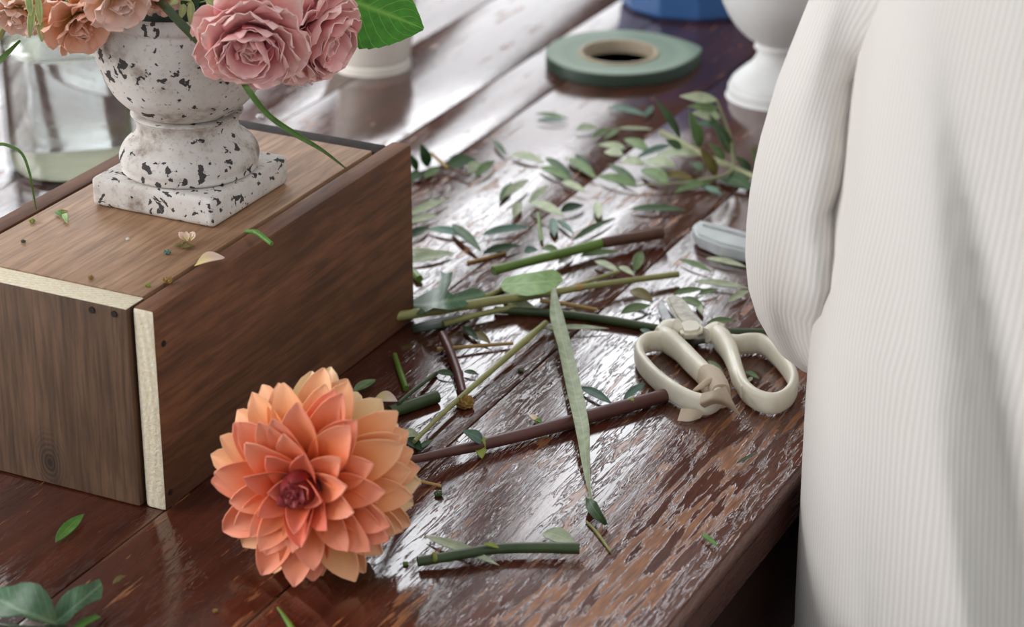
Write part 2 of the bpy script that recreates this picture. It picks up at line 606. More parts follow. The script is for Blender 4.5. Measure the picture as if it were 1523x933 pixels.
def lathe(prof, c, seg=64, rmod=None):
    """prof: (r,z) pairs; c: world base centre"""
    verts, faces, uvs = [], [], []
    n = len(prof)
    for i, (r, z) in enumerate(prof):
        for k in range(seg):
            a = 2 * math.pi * k / seg
            rr = r * (rmod(a, z) if rmod else 1)
            verts.append(Vector((c[0] + rr * math.cos(a), c[1] + rr * math.sin(a), c[2] + z)))
            uvs.append((k / seg, i / (n - 1)))
    for i in range(n - 1):
        for k in range(seg):
            faces.append((i * seg + k, i * seg + (k + 1) % seg, (i + 1) * seg + (k + 1) % seg, (i + 1) * seg + k))
    if prof[0][0] > 1e-6:
        faces.append(tuple(reversed(range(seg))))
    if prof[-1][0] > 1e-6:
        faces.append(tuple((n - 1) * seg + k for k in range(seg)))
    return verts, faces, uvs


def prof_smooth(pts, per=6):
    return [(max(p.x, 1e-5), p.z) for p in catmull([(r, 0, z) for r, z in pts], per)]


def thicken(verts, faces, uvs, th):
    """give an open sheet a real thickness"""
    n = len(verts)
    nor = [Vector() for _ in range(n)]
    edges = {}
    for f in faces:
        a, b, c = verts[f[0]], verts[f[1]], verts[f[2]]
        nn = (b - a).cross(c - a)
        if len(f) == 4:
            nn += (c - a).cross(verts[f[3]] - a)
        for i in f:
            nor[i] += nn
        for i in range(len(f)):
            e = (f[i], f[(i + 1) % len(f)])
            edges[e] = edges.get(e, 0) + 1
    V2 = [v - (nor[i].normalized() if nor[i].length > 0 else Vector((0, 0, 1))) * th for i, v in enumerate(verts)]
    F2 = [tuple(i + n for i in reversed(f)) for f in faces]
    side = []
    for (a, b) in edges:
        if (b, a) not in edges:
            side.append((b, a, a + n, b + n))
    return list(verts) + V2, list(faces) + F2 + side, list(uvs) + list(uvs)


def sheet(path, wdirs, widths, ups, cup=0.0, nw=4, th=0.0004, ruffle=0.0, rph=0.0):
    """a leaf-like sheet along a path; cup>0 lifts the edges along ups"""
    verts, faces, uvs = [], [], []
    n = len(path)
    for i, p in enumerate(path):
        for k in range(nw + 1):
            s = -1 + 2 * k / nw
            w = widths[i] / 2
            r = ruffle * math.sin(i * 1.2 + rph + k * 1.5) * abs(s) * (i / n)
            verts.append(p + wdirs[i] * (s * w) + ups[i] * (cup * w * s * s + r))
            uvs.append((k / nw, i / (n - 1)))
    for i in range(n - 1):
        for k in range(nw):
            a = i * (nw + 1) + k
            faces.append((a, a + 1, a + nw + 2, a + nw + 1))
    return thicken(verts, faces, uvs, th)


def lance(t, sharp=0.85):
    return max(0.03, math.sin(math.pi * min(1, max(0, t)) ** sharp) ** 0.85)


def leaf_geo(b, t, wpx, z=TZ, lift=0.0012, roll=20, arch=0.07, cup=0.25, zb=None, zt=None, sharp=0.85, n=12, maxr=0.55, twist=0, bend=0):
    """flat-lying leaf between two photo points on a level at height z"""
    r = math.radians(roll)
    b0, t0 = P(b[0], b[1], z), P(t[0], t[1], z)
    ax = (t0 - b0)
    L = ax.length
    axn = ax.normalized()
    h = Vector((0, 0, 1)).cross(axn)
    if h.y < 0:
        h = -h
    wd = h * math.cos(r) + Vector((0, 0, 1)) * math.sin(r)
    mid = (b0 + t0) / 2
    d2 = (proj(mid + wd * 0.002) - proj(mid - wd * 0.002)) / 0.004
    a2 = (proj(t0) - proj(b0)).normalized()
    perp = abs(d2.x * a2.y - d2.y * a2.x)
    wm = min(1.04 * wpx / max(perp, 1e-3), L * maxr)
    zc = wm / 2 * abs(math.sin(r)) + lift + 0.0006
    B = P(b[0], b[1], z + (zc * 0.5 if zb is None else zb))
    T = P(t[0], t[1], z + (zc * 0.6 if zt is None else zt))
    path, wds, ws, ups = [], [], [], []
    for i in range(n + 1):
        s = i / n
        p = B.lerp(T, s)
        p.z += arch * L * math.sin(math.pi * s) * 0.5
        zmin = z + lift + 0.0006 + wm / 2 * lance(s, sharp) * abs(math.sin(r))
        if p.z < zmin:
            p.z = zmin
        p += h * (bend * L * math.sin(math.pi * s))
        rr = r + math.radians(twist) * (s - 0.5)
        w = h * math.cos(rr) + Vector((0, 0, 1)) * math.sin(rr)
        path.append(p)
        wds.append(w)
        ws.append(wm * lance(s, sharp))
        up = axn.cross(w)
        if up.z < 0:
            up = -up
        ups.append(up)
    return sheet(path, wds, ws, ups, cup)


def leaf(label, b, t, wpx, mat='olive_green', name='olive_leaf', cat='leaf', group='loose olive leaves on the table', **kw):
    return mesh_thing(name, label, cat, leaf_geo(b, t, wpx, **kw), M[mat], group)


def free_leaf_geo(b, t, wm, up=Vector((0, -0.5, 1)), arch=0.1, cup=0.25, sharp=0.85, n=12, th=0.0004):
    """leaf between two world points, face towards up"""
    b, t = Vector(b), Vector(t)
    ax = t - b
    L = ax.length
    axn = ax.normalized()
    u = (up - axn * up.dot(axn)).normalized()
    wd = axn.cross(u)
    path = [b.lerp(t, i / n) + u * (arch * L * math.sin(math.pi * i / n)) for i in range(n + 1)]
    return sheet(path, [wd] * (n + 1), [wm * lance(i / n, sharp) for i in range(n + 1)], [u] * (n + 1), cup, th=th)


def px_path(pts, z=TZ, r=0.0, lifts=None):
    out = []
    for i, (x, y) in enumerate(pts):
        out.append(P(x, y, z + r + (lifts[i] if lifts else 0)))
    return out


def stem_geo(pts, rpx, z=TZ, lifts=None, seg=10):
    p0 = P(*pts[0], z)
    r = [1.12 * q * mpp(p0) for q in (rpx if isinstance(rpx, (list, tuple)) else [rpx, rpx])]
    return tube(px_path(pts, z, max(r), lifts), r, seg)


def poly_leaf_geo(outline, z, hfun, th=0.0005, axis=None, face_tilt=0.0):
    """broad leaf from its outline in the photo, laid on the table with its own relief"""
    bm = bmesh.new()
    vs = [bm.verts.new((x, y, 0)) for x, y in outline]
    bm.faces.new(vs)
    bmesh.ops.triangulate(bm, faces=bm.faces[:])
    for _ in range(3):
        bmesh.ops.subdivide_edges(bm, edges=[e for e in bm.edges if e.calc_length() > 9], cuts=1)
        bmesh.ops.triangulate(bm, faces=bm.faces[:])
    bm.verts.index_update()
    xs = [v.co.x for v in bm.verts]
    ys = [v.co.y for v in bm.verts]
    (ax0, ay0), (ax1, ay1) = axis if axis else ((min(xs), (min(ys) + max(ys)) / 2), (max(xs), (min(ys) + max(ys)) / 2))
    d = Vector((ax1 - ax0, ay1 - ay0, 0))
    L = d.length
    d.normalize()
    pr = Vector((-d.y, d.x, 0))
    half = max(abs((v.co - Vector((ax0, ay0, 0))).dot(pr)) for v in bm.verts)
    verts, uvs = [], []
    for v in bm.verts:
        q = v.co - Vector((ax0, ay0, 0))
        s, w = q.dot(d) / L, q.dot(pr) / half
        verts.append(P(v.co.x, v.co.y, z + hfun(s, w)))
        uvs.append((0.5 + 0.5 * w, s))
    faces = []
    for f in bm.faces:
        ids = [v.index for v in f.verts]
        a, b, c = [verts[i] for i in ids]
        if (b - a).cross(c - a).z < 0:
            ids.reverse()
        faces.append(tuple(ids))
    bm.free()
    return thicken(verts, faces, uvs, th)


def box_geo(x0, x1, y0, y1, z0, z1, bev=0.0015, seg=2):
    bm = bmesh.new()
    bmesh.ops.create_cube(bm, size=1)
    for v in bm.verts:
        v.co = Vector(((x0 + x1) / 2 + v.co.x * (x1 - x0), (y0 + y1) / 2 + v.co.y * (y1 - y0), (z0 + z1) / 2 + v.co.z * (z1 - z0)))
    if bev:
        bmesh.ops.bevel(bm, geom=bm.edges[:], offset=bev, segments=seg, affect='EDGES', profile=0.6)
    bm.verts.index_update()
    v = [w.co.copy() for w in bm.verts]
    f = [tuple(w.index for w in fc.verts) for fc in bm.faces]
    bm.free()
    return v, f


def join(*gs):
    V_, F_, U_ = [], [], []
    for g in gs:
        n = len(V_)
        V_ += list(g[0])
        F_ += [tuple(i + n for i in f) for f in g[1]]
        if len(g) > 2 and g[2]:
            U_ += list(g[2])
        else:
            U_ += [(0, 0)] * len(g[0])
    return V_, F_, U_

# ================================================================ the setting
def struct(name, geo, mat, **kw):
    o = mk(name, geo[0], geo[1], mat, **kw)
    o['kind'] = 'structure'
    return o


RX0, RX1, RY0, RY1, RZ = -3.0, 2.6, -1.6, 4.2, 3.6
struct('floor', box_geo(RX0, RX1, RY0, RY1, -0.05, 0.0, 0), M['floor'])
WZ0, WZ1, WZM = 0.95, 3.25, 1.95
WINS = ((-0.23, 0.24), (-1.95, -0.46))            # two windows in the far wall
struct('wall_back', join(box_geo(RX0, WINS[1][0], RY1, RY1 + 0.12, 0, RZ, 0), box_geo(WINS[1][1], WINS[0][0], RY1, RY1 + 0.12, 0, RZ, 0), box_geo(WINS[0][1], RX1, RY1, RY1 + 0.12, 0, RZ, 0),
                         *[box_geo(a, b, RY1, RY1 + 0.12, 0, WZ0, 0) for a, b in WINS], *[box_geo(a, b, RY1, RY1 + 0.12, WZ1, RZ, 0) for a, b in WINS]), M['wall'])
LY0, LY1, LZ0, LZ1 = -0.4, 2.2, 0.9, 2.6           # window in the left wall
struct('wall_left', join(box_geo(RX0 - 0.12, RX0, RY0, LY0, 0, RZ, 0), box_geo(RX0 - 0.12, RX0, LY1, RY1, 0, RZ, 0),
                         box_geo(RX0 - 0.12, RX0, LY0, LY1, 0, LZ0, 0), box_geo(RX0 - 0.12, RX0, LY0, LY1, LZ1, RZ, 0)), M['wall'])
low_pane, high_pane = emit_mat('dimmed_lower_pane', (0.95, 0.965, 1.0, 1), 2.6), emit_mat('daylit_pane', (0.94, 0.965, 1.0, 1), 7.0)  # lower panes added as dimmer emitters to soften the far table reflection; no curtain
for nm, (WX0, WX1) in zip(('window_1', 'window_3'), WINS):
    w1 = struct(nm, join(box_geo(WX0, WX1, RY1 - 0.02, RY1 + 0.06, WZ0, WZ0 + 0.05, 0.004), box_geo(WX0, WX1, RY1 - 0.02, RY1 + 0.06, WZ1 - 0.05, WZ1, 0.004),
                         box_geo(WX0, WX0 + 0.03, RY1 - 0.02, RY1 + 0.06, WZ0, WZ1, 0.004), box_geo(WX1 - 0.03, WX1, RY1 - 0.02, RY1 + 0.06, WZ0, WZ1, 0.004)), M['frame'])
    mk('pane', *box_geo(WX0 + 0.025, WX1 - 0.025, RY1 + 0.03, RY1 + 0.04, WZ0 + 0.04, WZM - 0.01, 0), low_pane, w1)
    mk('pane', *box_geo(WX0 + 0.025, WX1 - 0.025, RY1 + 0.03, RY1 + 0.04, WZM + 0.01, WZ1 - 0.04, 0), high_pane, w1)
w2 = struct('window_2', join(box_geo(RX0 - 0.06, RX0 + 0.02, LY0, LY1, LZ0, LZ0 + 0.05, 0.004), box_geo(RX0 - 0.06, RX0 + 0.02, LY0, LY1, LZ1 - 0.05, LZ1, 0.004),
                             box_geo(RX0 - 0.06, RX0 + 0.02, LY0, LY0 + 0.05, LZ0, LZ1, 0.004), box_geo(RX0 - 0.06, RX0 + 0.02, LY1 - 0.05, LY1, LZ0, LZ1, 0.004)), M['frame'])
mk('pane', *box_geo(RX0 - 0.04, RX0 - 0.03, LY0 + 0.04, LY1 - 0.04, LZ0 + 0.04, LZ1 - 0.04, 0), emit_mat('daylit_side_pane', (0.98, 0.985, 1.0, 1), 8.0), w2)

# ================================================================ table
table = thing('table', 'dark red-brown varnished plank table with a worn right edge', 'table', (0, 0, 0), -AZ)
VE = -0.3376                                       # right edge of the top
gaps = [-1.55, -1.44, -1.33, -1.22, -1.115, -1.01, -0.915, -0.822, -0.7325, -0.6863, -0.589, -0.5005, VE]
planks = []
for i in range(len(gaps) - 1):
    a, b = gaps[i], gaps[i + 1]
    last = i == len(gaps) - 2
    g = 0.0004
    planks.append(box_geo(a + g, b - (0 if last else g), 0.30, 2.75, TZ - 0.03, TZ, 0.0008, 2))
# a rounded nosing along the worn edge
planks.append(tube([Vector((VE - 0.004, 0.30, TZ - 0.0068)), Vector((VE - 0.004, 2.75, TZ - 0.0068))], 0.0064, 12, 2))
g = join(*planks)
mk('tabletop', g[0], g[1], M['table'], table, world=False, ang=0.6)
g = join(box_geo(VE - 0.026, VE - 0.006, 0.33, 2.72, TZ - 0.105, TZ - 0.0305, 0.002))
mk('apron_rail', g[0], g[1], M['dark_wood'], table, world=False)
g = box_geo(-1.53, -1.51, 0.33, 2.72, TZ - 0.105, TZ - 0.0305, 0.002)
mk('apron_rail', g[0], g[1], M['dark_wood'], table, world=False)
for y in (0.34, 2.69):
    g = box_geo(-1.509, VE - 0.027, y, y + 0.02, TZ - 0.105, TZ - 0.0305, 0.002)
    mk('apron_rail', g[0], g[1], M['dark_wood'], table, world=False)
for x in (-1.508, VE - 0.09):
    for y in (0.362, 2.625):
        g = box_geo(x, x + 0.06, y, y + 0.06, 0.0, TZ - 0.031, 0.004)
        mk('leg', g[0], g[1], M['dark_wood'], table, world=False)

# ================================================================ wooden box
BV, BU = -0.6543, 0.943
box = thing('wooden_box', 'brown stained pine box with raw pale cut ends, standing under the stone urn', 'box', W(BV, BU, TZ), -AZ)


def bpart(name, v0, v1, u0, u1, z0, z1, mat, bev=0.0016, label=None):
    ge = box_geo(v0 - BV, v1 - BV, u0 - BU, u1 - BU, z0, z1, bev)
    o = mk(name, ge[0], ge[1], mat, box, world=False)
    if label:
        o['label'] = label
    return o


H = BZ - TZ


def raw_faces(o, axis, sign, cut=0.9):
    """the sawn end of a board keeps its raw pale wood"""
    o.data.materials.append(M['raw'])
    for p in o.data.polygons:
        if p.normal[axis] * sign > cut:
            p.material_index = 1


eb = bpart('end_board', -0.7075, -0.6004, 0.8202, 0.8353, 0.0006, H - 0.0004, M['box_end'])
raw_faces(eb, 2, 1, 0.55)
fb = bpart('end_board', -0.7075, -0.6004, 1.0512, 1.0640, 0.0006, H - 0.0015, M['dark_end'])
sb = bpart('side_board', -0.5990, -0.5875, 0.8226, 1.0680, 0.0, H, M['box_side'], 0.0022)
raw_faces(sb, 1, -1, 0.8)
sb2 = bpart('side_board', -0.7205, -0.7087, 0.8226, 1.0680, 0.0, H, M['box_side'], 0.0022)
raw_faces(sb2, 1, -1, 0.8)
bpart('top_board', -0.7072, -0.6016, 0.8356, 1.0500, H - 0.012, H - 0.0003, M['box_top'], 0.0010)
for (x, y) in ((137, 461), (170, 467)):
    d = ray(x, y)
    nrm = UD
    t = (0.8202 - CAM.dot(nrm)) / d.dot(nrm)
    c = CAM + d * t
    ge = tube([c - UD * 0.0006, c + UD * 0.004], 0.0016, 12, 2)
    mk('nail', ge[0], ge[1], M['nail'], box)
for (x, y) in ((243, 511), (253, 732)):
    d = ray(x, y)
    t = (-0.5875 - CAM.dot(VD)) / d.dot(VD)
    c = CAM + d * t
    ge = tube([c + VD * 0.0006, c - VD * 0.004], 0.0015, 12, 2)
    mk('nail', ge[0], ge[1], M['nail'], box)

# ================================================================ urn
UC = W(-0.6525, 0.954, BZ)
urn = thing('stone_urn', 'whitewashed stone urn with black chips, on the wooden box, full of flowers', 'urn', UC, -AZ)
PH = 0.0150
ge = box_geo(-0.036, 0.036, -0.0355, 0.0355, 0.0, PH, 0.0030, 3)
mk('plinth', ge[0], ge[1], M['urn'], urn, world=False)
pp = prof_smooth([(0.0, PH), (0.031, PH), (0.0345, PH + 0.004), (0.0350, PH + 0.0085), (0.0325, PH + 0.0135), (0.0272, PH + 0.0180), (0.0252, PH + 0.0225), (0.0260, PH + 0.0265), (0.0272, PH + 0.0285), (0.0258, PH + 0.0305), (0.0, PH + 0.0305)], 4)
ge = lathe(pp, (0, 0, 0), 72)
mk('pedestal', ge[0], ge[1], M['urn'], urn, world=False, ang=1.2)
pb = prof_smooth([(0.0, PH + 0.0300), (0.0215, PH + 0.0304), (0.0285, PH + 0.0340), (0.0355, PH + 0.0410), (0.0402, PH + 0.0500), (0.0432, PH + 0.0600), (0.0448, PH + 0.0690), (0.0450, PH + 0.0775), (0.0442, PH + 0.0805), (0.0460, PH + 0.0830), (0.0462, PH + 0.0870), (0.0446, PH + 0.0890), (0.0424, PH + 0.0876), (0.0412, PH + 0.0830), (0.0412, PH + 0.0720), (0.034, PH + 0.060), (0.0, PH + 0.058)], 4)
ge = lathe(pb, (0, 0, 0), 96)
mk('bowl', ge[0], ge[1], M['urn'], urn, world=False, ang=1.2)
RIMZ = UC.z + PH + 0.0890
fp = prof_smooth([(0.0, 0.0), (0.036, 0.0), (0.0375, 0.006), (0.036, 0.010), (0.026, 0.015), (0.0, 0.017)], 4)
ge = lathe(fp, (UC.x, UC.y, RIMZ - 0.018), 40)
tag(mk('florist_foam', ge[0], ge[1], M['foam'], origin=(UC.x, UC.y, RIMZ - 0.018)), 'dark florist foam filling the mouth of the stone urn', 'florist foam')


# ---------------------------------------------------------------- flower builders
def frame_of(axis):
    a = axis.normalized()
    r = a.cross(Vector((0, 0, 1)))
    if r.length < 1e-3:
        r = Vector((1, 0, 0))
    r.normalize()
    return a, r, r.cross(a).normalized()


def petal_geo(c, axis, az, phi0, phi1, L, wid, base=0.004, cup=0.3, ruffle=0.0, prof='dahlia', th=0.00045, n=9, nw=6, skew=0.0, rph=0.0):
    a, e1, e2 = frame_of(axis)
    rad = e1 * math.cos(az) + e2 * math.sin(az)
    tan = a.cross(rad).normalized()
    path, wd, ws, ups = [], [], [], []
    p0 = math.radians(phi0)
    p = c + (a * math.cos(p0) + rad * math.sin(p0)) * base
    for i in range(n + 1):
        s = i / n
        ph = math.radians(phi0 + (phi1 - phi0) * s)
        d = a * math.cos(ph) + rad * math.sin(ph)
        nn = a * math.sin(ph) - rad * math.cos(ph)
        if i:
            p = p + d * (L / n) + tan * (skew * L / n)
        if prof == 'dahlia':
            w = 0.32 + 0.68 * math.sin(math.pi * min(1, s * 0.85)) if s < 0.59 else max(0.0, 1 - ((s - 0.57) / 0.435) ** 1.9) ** 0.72
        elif prof == 'rose':
            w = (0.35 + 0.65 * math.sin(math.pi / 2 * min(1, s / 0.65))) if s < 0.65 else math.sqrt(max(0.02, 1 - ((s - 0.65) / 0.40) ** 2))
        else:
            w = (0.25 + 0.75 * (s / 0.75)) if s < 0.75 else math.sqrt(max(0.02, 1 - ((s - 0.75) / 0.30) ** 2))
        path.append(p.copy())
        wd.append(tan)
        ws.append(max(0.02, w) * wid)
        ups.append(nn * (1 - 0.35 * s) if prof == 'dahlia' else nn)
    v, f, uv = sheet(path, wd, ws, ups, cup, nw, th, ruffle, rph)
    return v, f, uv


# ================================================================ dahlia
DC = P(469, 712, TZ + 0.0440)
dax = Vector((-0.30, -0.93, 0.20)).normalized()
dahlia = thing('dahlia', 'large orange and peach dahlia lying on the table in front of the wooden box', 'flower', Vector((DC.x, DC.y, TZ)))
ND = 98
GA = math.radians(137.508)
for i in range(ND):
    q = (i + 0.5) / ND
    cosf = math.cos(math.radians(24)) - (math.cos(math.radians(24)) - math.cos(math.radians(128))) * q ** 0.95
    phi = math.degrees(math.acos(cosf)) + random.uniform(-8, 8)
    L = 0.021 + 0.0225 * min(1, (phi - 12) / 62) ** 0.8
    L *= random.uniform(0.92, 1.04)
    wid = (0.0104 + 0.0074 * min(1, (phi - 10) / 60)) * random.uniform(0.92, 1.08)
    mt = 'd1' if phi < 42 else 'd2' if phi < 80 else 'd3' if phi < 112 else 'd4'
    if phi < 24:
        mt = 'd1'
    az = i * GA + random.uniform(-0.16, 0.16)
    ge = petal_geo(DC, dax, az, phi - 14, phi + random.uniform(8, 24), L, wid, 0.0055, random.uniform(0.35, 0.85) if phi > 30 else 0.85, 0.0008, 'dahlia', n=12, skew=random.uniform(-0.12, 0.12), rph=i)
    zmin = min(v.z for v in ge[0])
    if zmin < TZ + 0.0006:                    # petals underneath fold against the table
        ge = ([Vector((v.x, v.y, TZ + 0.0006 + (v.z - TZ) * 0.05)) if v.z < TZ + 0.0006 else v for v in ge[0]], ge[1], ge[2])
    mk('petal', ge[0], ge[1], M[mt], dahlia, ge[2], ang=1.4)
parts = []
for i in range(20):
    q = i / 20
    parts.append(petal_geo(DC + dax * 0.003, dax, i * GA, 24 + 32 * q, -60 + 24 * q, 0.0275 - 0.002 * q, 0.0105, 0.0055, 0.7, 0, 'dahlia', n=9, nw=4))
ge = join(*parts)
mk('flower_center', ge[0], ge[1], M['d0'], dahlia, ge[2], ang=1.4)
S7 = [(560, 694), (612, 684), (660, 674), (715, 662), (800, 641), (900, 613), (990, 588)]
back = DC - dax * 0.012
pts = [back, P(540, 690, TZ + 0.030)] + [P(x, y, TZ + z) for (x, y), z in zip(S7[1:], (0.012, 0.007, 0.0045, 0.0040, 0.0040, 0.0040))]
ge = tube(pts, [0.0024, 0.0020, 0.0020, 0.0023, 0.0029, 0.0033, 0.0036, 0.0035], 12, 6)
st = mk('stem', ge[0], ge[1], M['st_purple'], dahlia, ge[2])
for (x, y), k in (((716, 661), 1.25), ((938, 601), 1.18)):
    a_, b_ = P(x - 9, y + 2.5, TZ + 0.0043), P(x + 9, y - 2.5, TZ + 0.0043)
    ge = tube([a_, (a_ + b_) / 2, b_], [0.0024, 0.0031 * k, 0.0026], 12, 4)
    mk('node', ge[0], ge[1], M['node'], st, ge[2])
ge = free_leaf_geo(P(718, 657, TZ + 0.006), P(688, 641, TZ + 0.016), 0.006, Vector((0.3, -0.6, 0.5)))
mk('leaf_bud', ge[0], ge[1], M['blue_green'], st, ge[2])
ge = free_leaf_geo(P(714, 664, TZ + 0.004), P(717, 682, TZ + 0.0012), 0.005, Vector((0.0, -0.6, 0.5)))
mk('leaf_bud', ge[0], ge[1], M['node'], st, ge[2])


# ================================================================ roses in the urn
def rose(label, c, axis, R, seed, mats=('r0', 'r1'), rows=None, stem_to=None, name='rose', cat='rose', group='pink roses in the urn', prof='rose', ruf=0.0021, sep=True):
    rnd = random.Random(seed)
    root = thing(name, label, cat, c - axis.normalized() * R * 0.5, 0, group)
    base = c - axis.normalized() * R * 0.62
    rows = rows or [(3, 10, -8, 0.70, 0.66), (4, 20, 6, 0.88, 0.80), (5, 30, 22, 1.02, 0.92), (6, 42, 34, 1.12, 1.00), (7, 54, 50, 1.16, 1.02), (7, 66, 70, 1.18, 1.06), (6, 74, 98, 1.12, 1.15)]
    for k, (n, p0, p1, L, wd) in enumerate(rows):
        for j in range(n):
            az = 2 * math.pi * (j + 0.5 * (k % 2) + rnd.uniform(-0.18, 0.18)) / n + k * 0.4
            ge = petal_geo(base, axis, az, p0 + rnd.uniform(-4, 4), p1 + rnd.uniform(-12, 12), R * L * rnd.uniform(0.92, 1.08), R * wd * rnd.uniform(0.9, 1.15), R * 0.10,
                           0.55 if k < 4 else 0.30, ruf * (0.6 + 0.12 * k), prof, 0.0004, 10, 8, rnd.uniform(-0.1, 0.1), rnd.uniform(0, 6))
            mk('petal', ge[0], ge[1], M[mats[0] if k < len(rows) / 2 else mats[1]], root, ge[2], ang=1.4)
    if sep:
        for j in range(5):
            ge = petal_geo(base - axis.normalized() * 0.001, axis, j * 1.2566, 70, 120, R * 0.5, R * 0.2, R * 0.08, 0.2, 0, 'dahlia', n=6, nw=4)
            mk('sepal', ge[0], ge[1], M['fresh'], root, ge[2], ang=1.4)
    if stem_to is not None:
        mid = (base - axis.normalized() * R * 0.5)
        ge = tube([base, mid, stem_to], 0.0016, 8, 6)
        mk('stem', ge[0], ge[1], M['st_green'], root, ge[2])
    return root


foam_top = Vector((UC.x, UC.y, RIMZ - 0.006))
rose('full pink rose hanging lowest over the front of the stone urn', PY(374, 69, 1.070), Vector((0.03, -0.82, -0.36)), 0.0228, 3, stem_to=foam_top + Vector((0.014, -0.012, 0)))
rose('pink rose highest up, cut off by the top of the picture', PY(432, -22, 1.122), Vector((0.10, -0.80, 0.10)), 0.0240, 5, stem_to=foam_top + Vector((0.022, 0.0, 0)))
rose('pink rose turned sideways beside the broad green leaf', PY(482, 62, 1.118), Vector((0.72, -0.42, -0.30)), 0.0225, 9, stem_to=foam_top + Vector((0.026, -0.006, 0)))

stock_rows = [(4, 14, 10, 0.8, 0.7), (5, 38, 50, 1.0, 0.95), (6, 62, 84, 1.1, 1.05), (6, 84, 110, 1.05, 1.05)]
for lab, (x, y, Y), ax, R, seed, mats in (
        ('peach ruffled blossom hanging left of the urn rim, in front of the glass jar', (122, 42, 1.100), (0.25, -0.55, -0.35), 0.0165, 1, ('p0', 'p0')),
        ('pink-peach ruffled blossom over the left rim of the urn', (182, 6, 1.082), (0.2, -0.6, -0.35), 0.0165, 2, ('p1', 'p1')),
        ('pale pink blossom at the far left edge, above the glass jar', (28, 28, 1.12), (-0.1, -0.6, -0.5), 0.0130, 3, ('p1', 'p1')),
        ('orange-peach blossom behind the oat husks, above the glass jar', (74, 12, 1.135), (-0.3, -0.6, -0.1), 0.0125, 4, ('p0', 'p0')),
        ('small peach blossom at the top edge over the urn mouth', (236, -10, 1.10), (0.1, -0.7, -0.1), 0.0110, 6, ('p0', 'p1'))):
    c = PY(x, y, Y)
    rose(lab, c, Vector(ax), R, seed, mats, stock_rows, foam_top + Vector((-0.02, 0.004 * seed - 0.01, 0.0)), 'ruffled_blossom', 'flower', 'peach blossoms at the left of the urn', 'fan', 0.0024)

# greenery of the arrangement
ge = free_leaf_geo(PY(498, 2, 1.155), PY(630, 44, 1.150), 0.037, Vector((0.15, -0.75, 0.55)), 0.04, 0.18, 0.72, 26)


def serrate_sheet(b, t, wm, up, n=36, teeth=9, amp=0.12, cup=0.15, arch=0.05, sharp=0.75):
    b, t = Vector(b), Vector(t)
    ax = t - b
    L = ax.length
    axn = ax.normalized()
    u = (up - axn * up.dot(axn)).normalized()
    wd = axn.cross(u)
    path = [b.lerp(t, i / n) + u * (arch * L * math.sin(math.pi * i / n)) for i in range(n + 1)]
    ws = []
    for i in range(n + 1):
        s = i / n
        fr = (s * teeth) % 1.0
        ws.append(wm * lance(s, sharp) * (1 + amp * (0.5 - fr)) + 0.0003)
    return sheet(path, [wd] * (n + 1), ws, [u] * (n + 1), cup, 6)


ge = serrate_sheet(PY(492, -8, 1.155), PY(630, 43, 1.150), 0.043, Vector((0.15, -0.8, 0.5)), 45, 11, 0.05, 0.0)
mesh_thing('rose_leaf', 'broad bright green toothed leaf right of the pink roses', 'leaf', ge, M['rose_leaf'])
for k, (b, t, w, mt) in enumerate((((215, 16), (262, -22), 0.012, 'deep'), ((262, 14), (300, -25), 0.014, 'deep'), ((296, 16), (345, -14), 0.012, 'deep'), ((330, 22), (352, -25), 0.010, 'deep'), ((240, 8), (226, -30), 0.010, 'deep'), ((350, 24), (320, -20), 0.010, 'deep'))):
    ge = free_leaf_geo(PY(b[0], b[1], 1.118 + 0.003 * k), PY(t[0], t[1], 1.122 + 0.003 * k), w, Vector((0, -0.8, 0.4)))
    mesh_thing('deep_green_leaf', 'dark green leaf in the shaded mouth of the urn, between blossom and rose', 'leaf', ge, M[mt], 'dark leaves in the urn mouth')
ge = tube([foam_top + Vector((-0.012, -0.006, 0.004)), PY(240, 4, 1.092), PY(268, 34, 1.082), PY(300, 66, 1.080), PY(322, 92, 1.084)], [0.0021, 0.0020, 0.0022, 0.0020, 0.0014], 10)
mesh_thing('flower_stalk', 'dark green stem curving over the front rim of the urn behind the rose', 'stem', ge, M['st_dark'])
for lab, pts in (('pale oat husks dangling left of the peach blossom', [((42, -10), (46, 24)), ((56, -6), (60, 38)), ((48, 10), (44, 56)), ((58, 22), (62, 62))]),
                 ('pale oat husks dangling in the mouth of the urn', [((262, -2), (252, 8)), ((284, 2), (283, 36)), ((274, 6), (268, 28)), ((308, -4), (322, 20))]),
                 ('pale green oat husk right of the dark stem, beside the front rose', [((318, 4), (330, 26)), ((330, -4), (344, 14))])):
    root = thing('oat_spray', lab, 'oat husk', PY(pts[0][0][0], pts[0][0][1], 1.10), 0, 'oat sprays')
    for (b, t) in pts:
        ge = free_leaf_geo(PY(b[0], b[1], 1.10), PY(t[0], t[1], 1.095), 0.0032, Vector((0.2, -1, 0.2)), 0.05, 0.9)
        mk('husk', ge[0], ge[1], M['oat'], root, ge[2])
    ge = tube([PY(b[0], b[1], 1.101) for b, t in pts[:2]] + [foam_top], 0.0005, 6)
    mk('stalk', ge[0], ge[1], M['oat'], root, ge[2])


def blade_geo(pts, wpx, up=Vector((0.1, -0.8, 0.5)), th=0.0003, twist=0.0):
    path = catmull(pts, 8)
    n = len(path)
    ws = [w * mpp(path[0]) for w in lerp_list(wpx, n)]
    wd, ups = [], []
    for i in range(n):
        tg = (path[min(i + 1, n - 1)] - path[max(0, i - 1)]).normalized()
        u = (up - tg * up.dot(tg)).normalized()
        u = Matrix.Rotation(math.radians(twist) * i / n, 3, tg) @ u
        wd.append(tg.cross(u))
        ups.append(u)
    return sheet(path, wd, ws, ups, 0.25, 4, th)


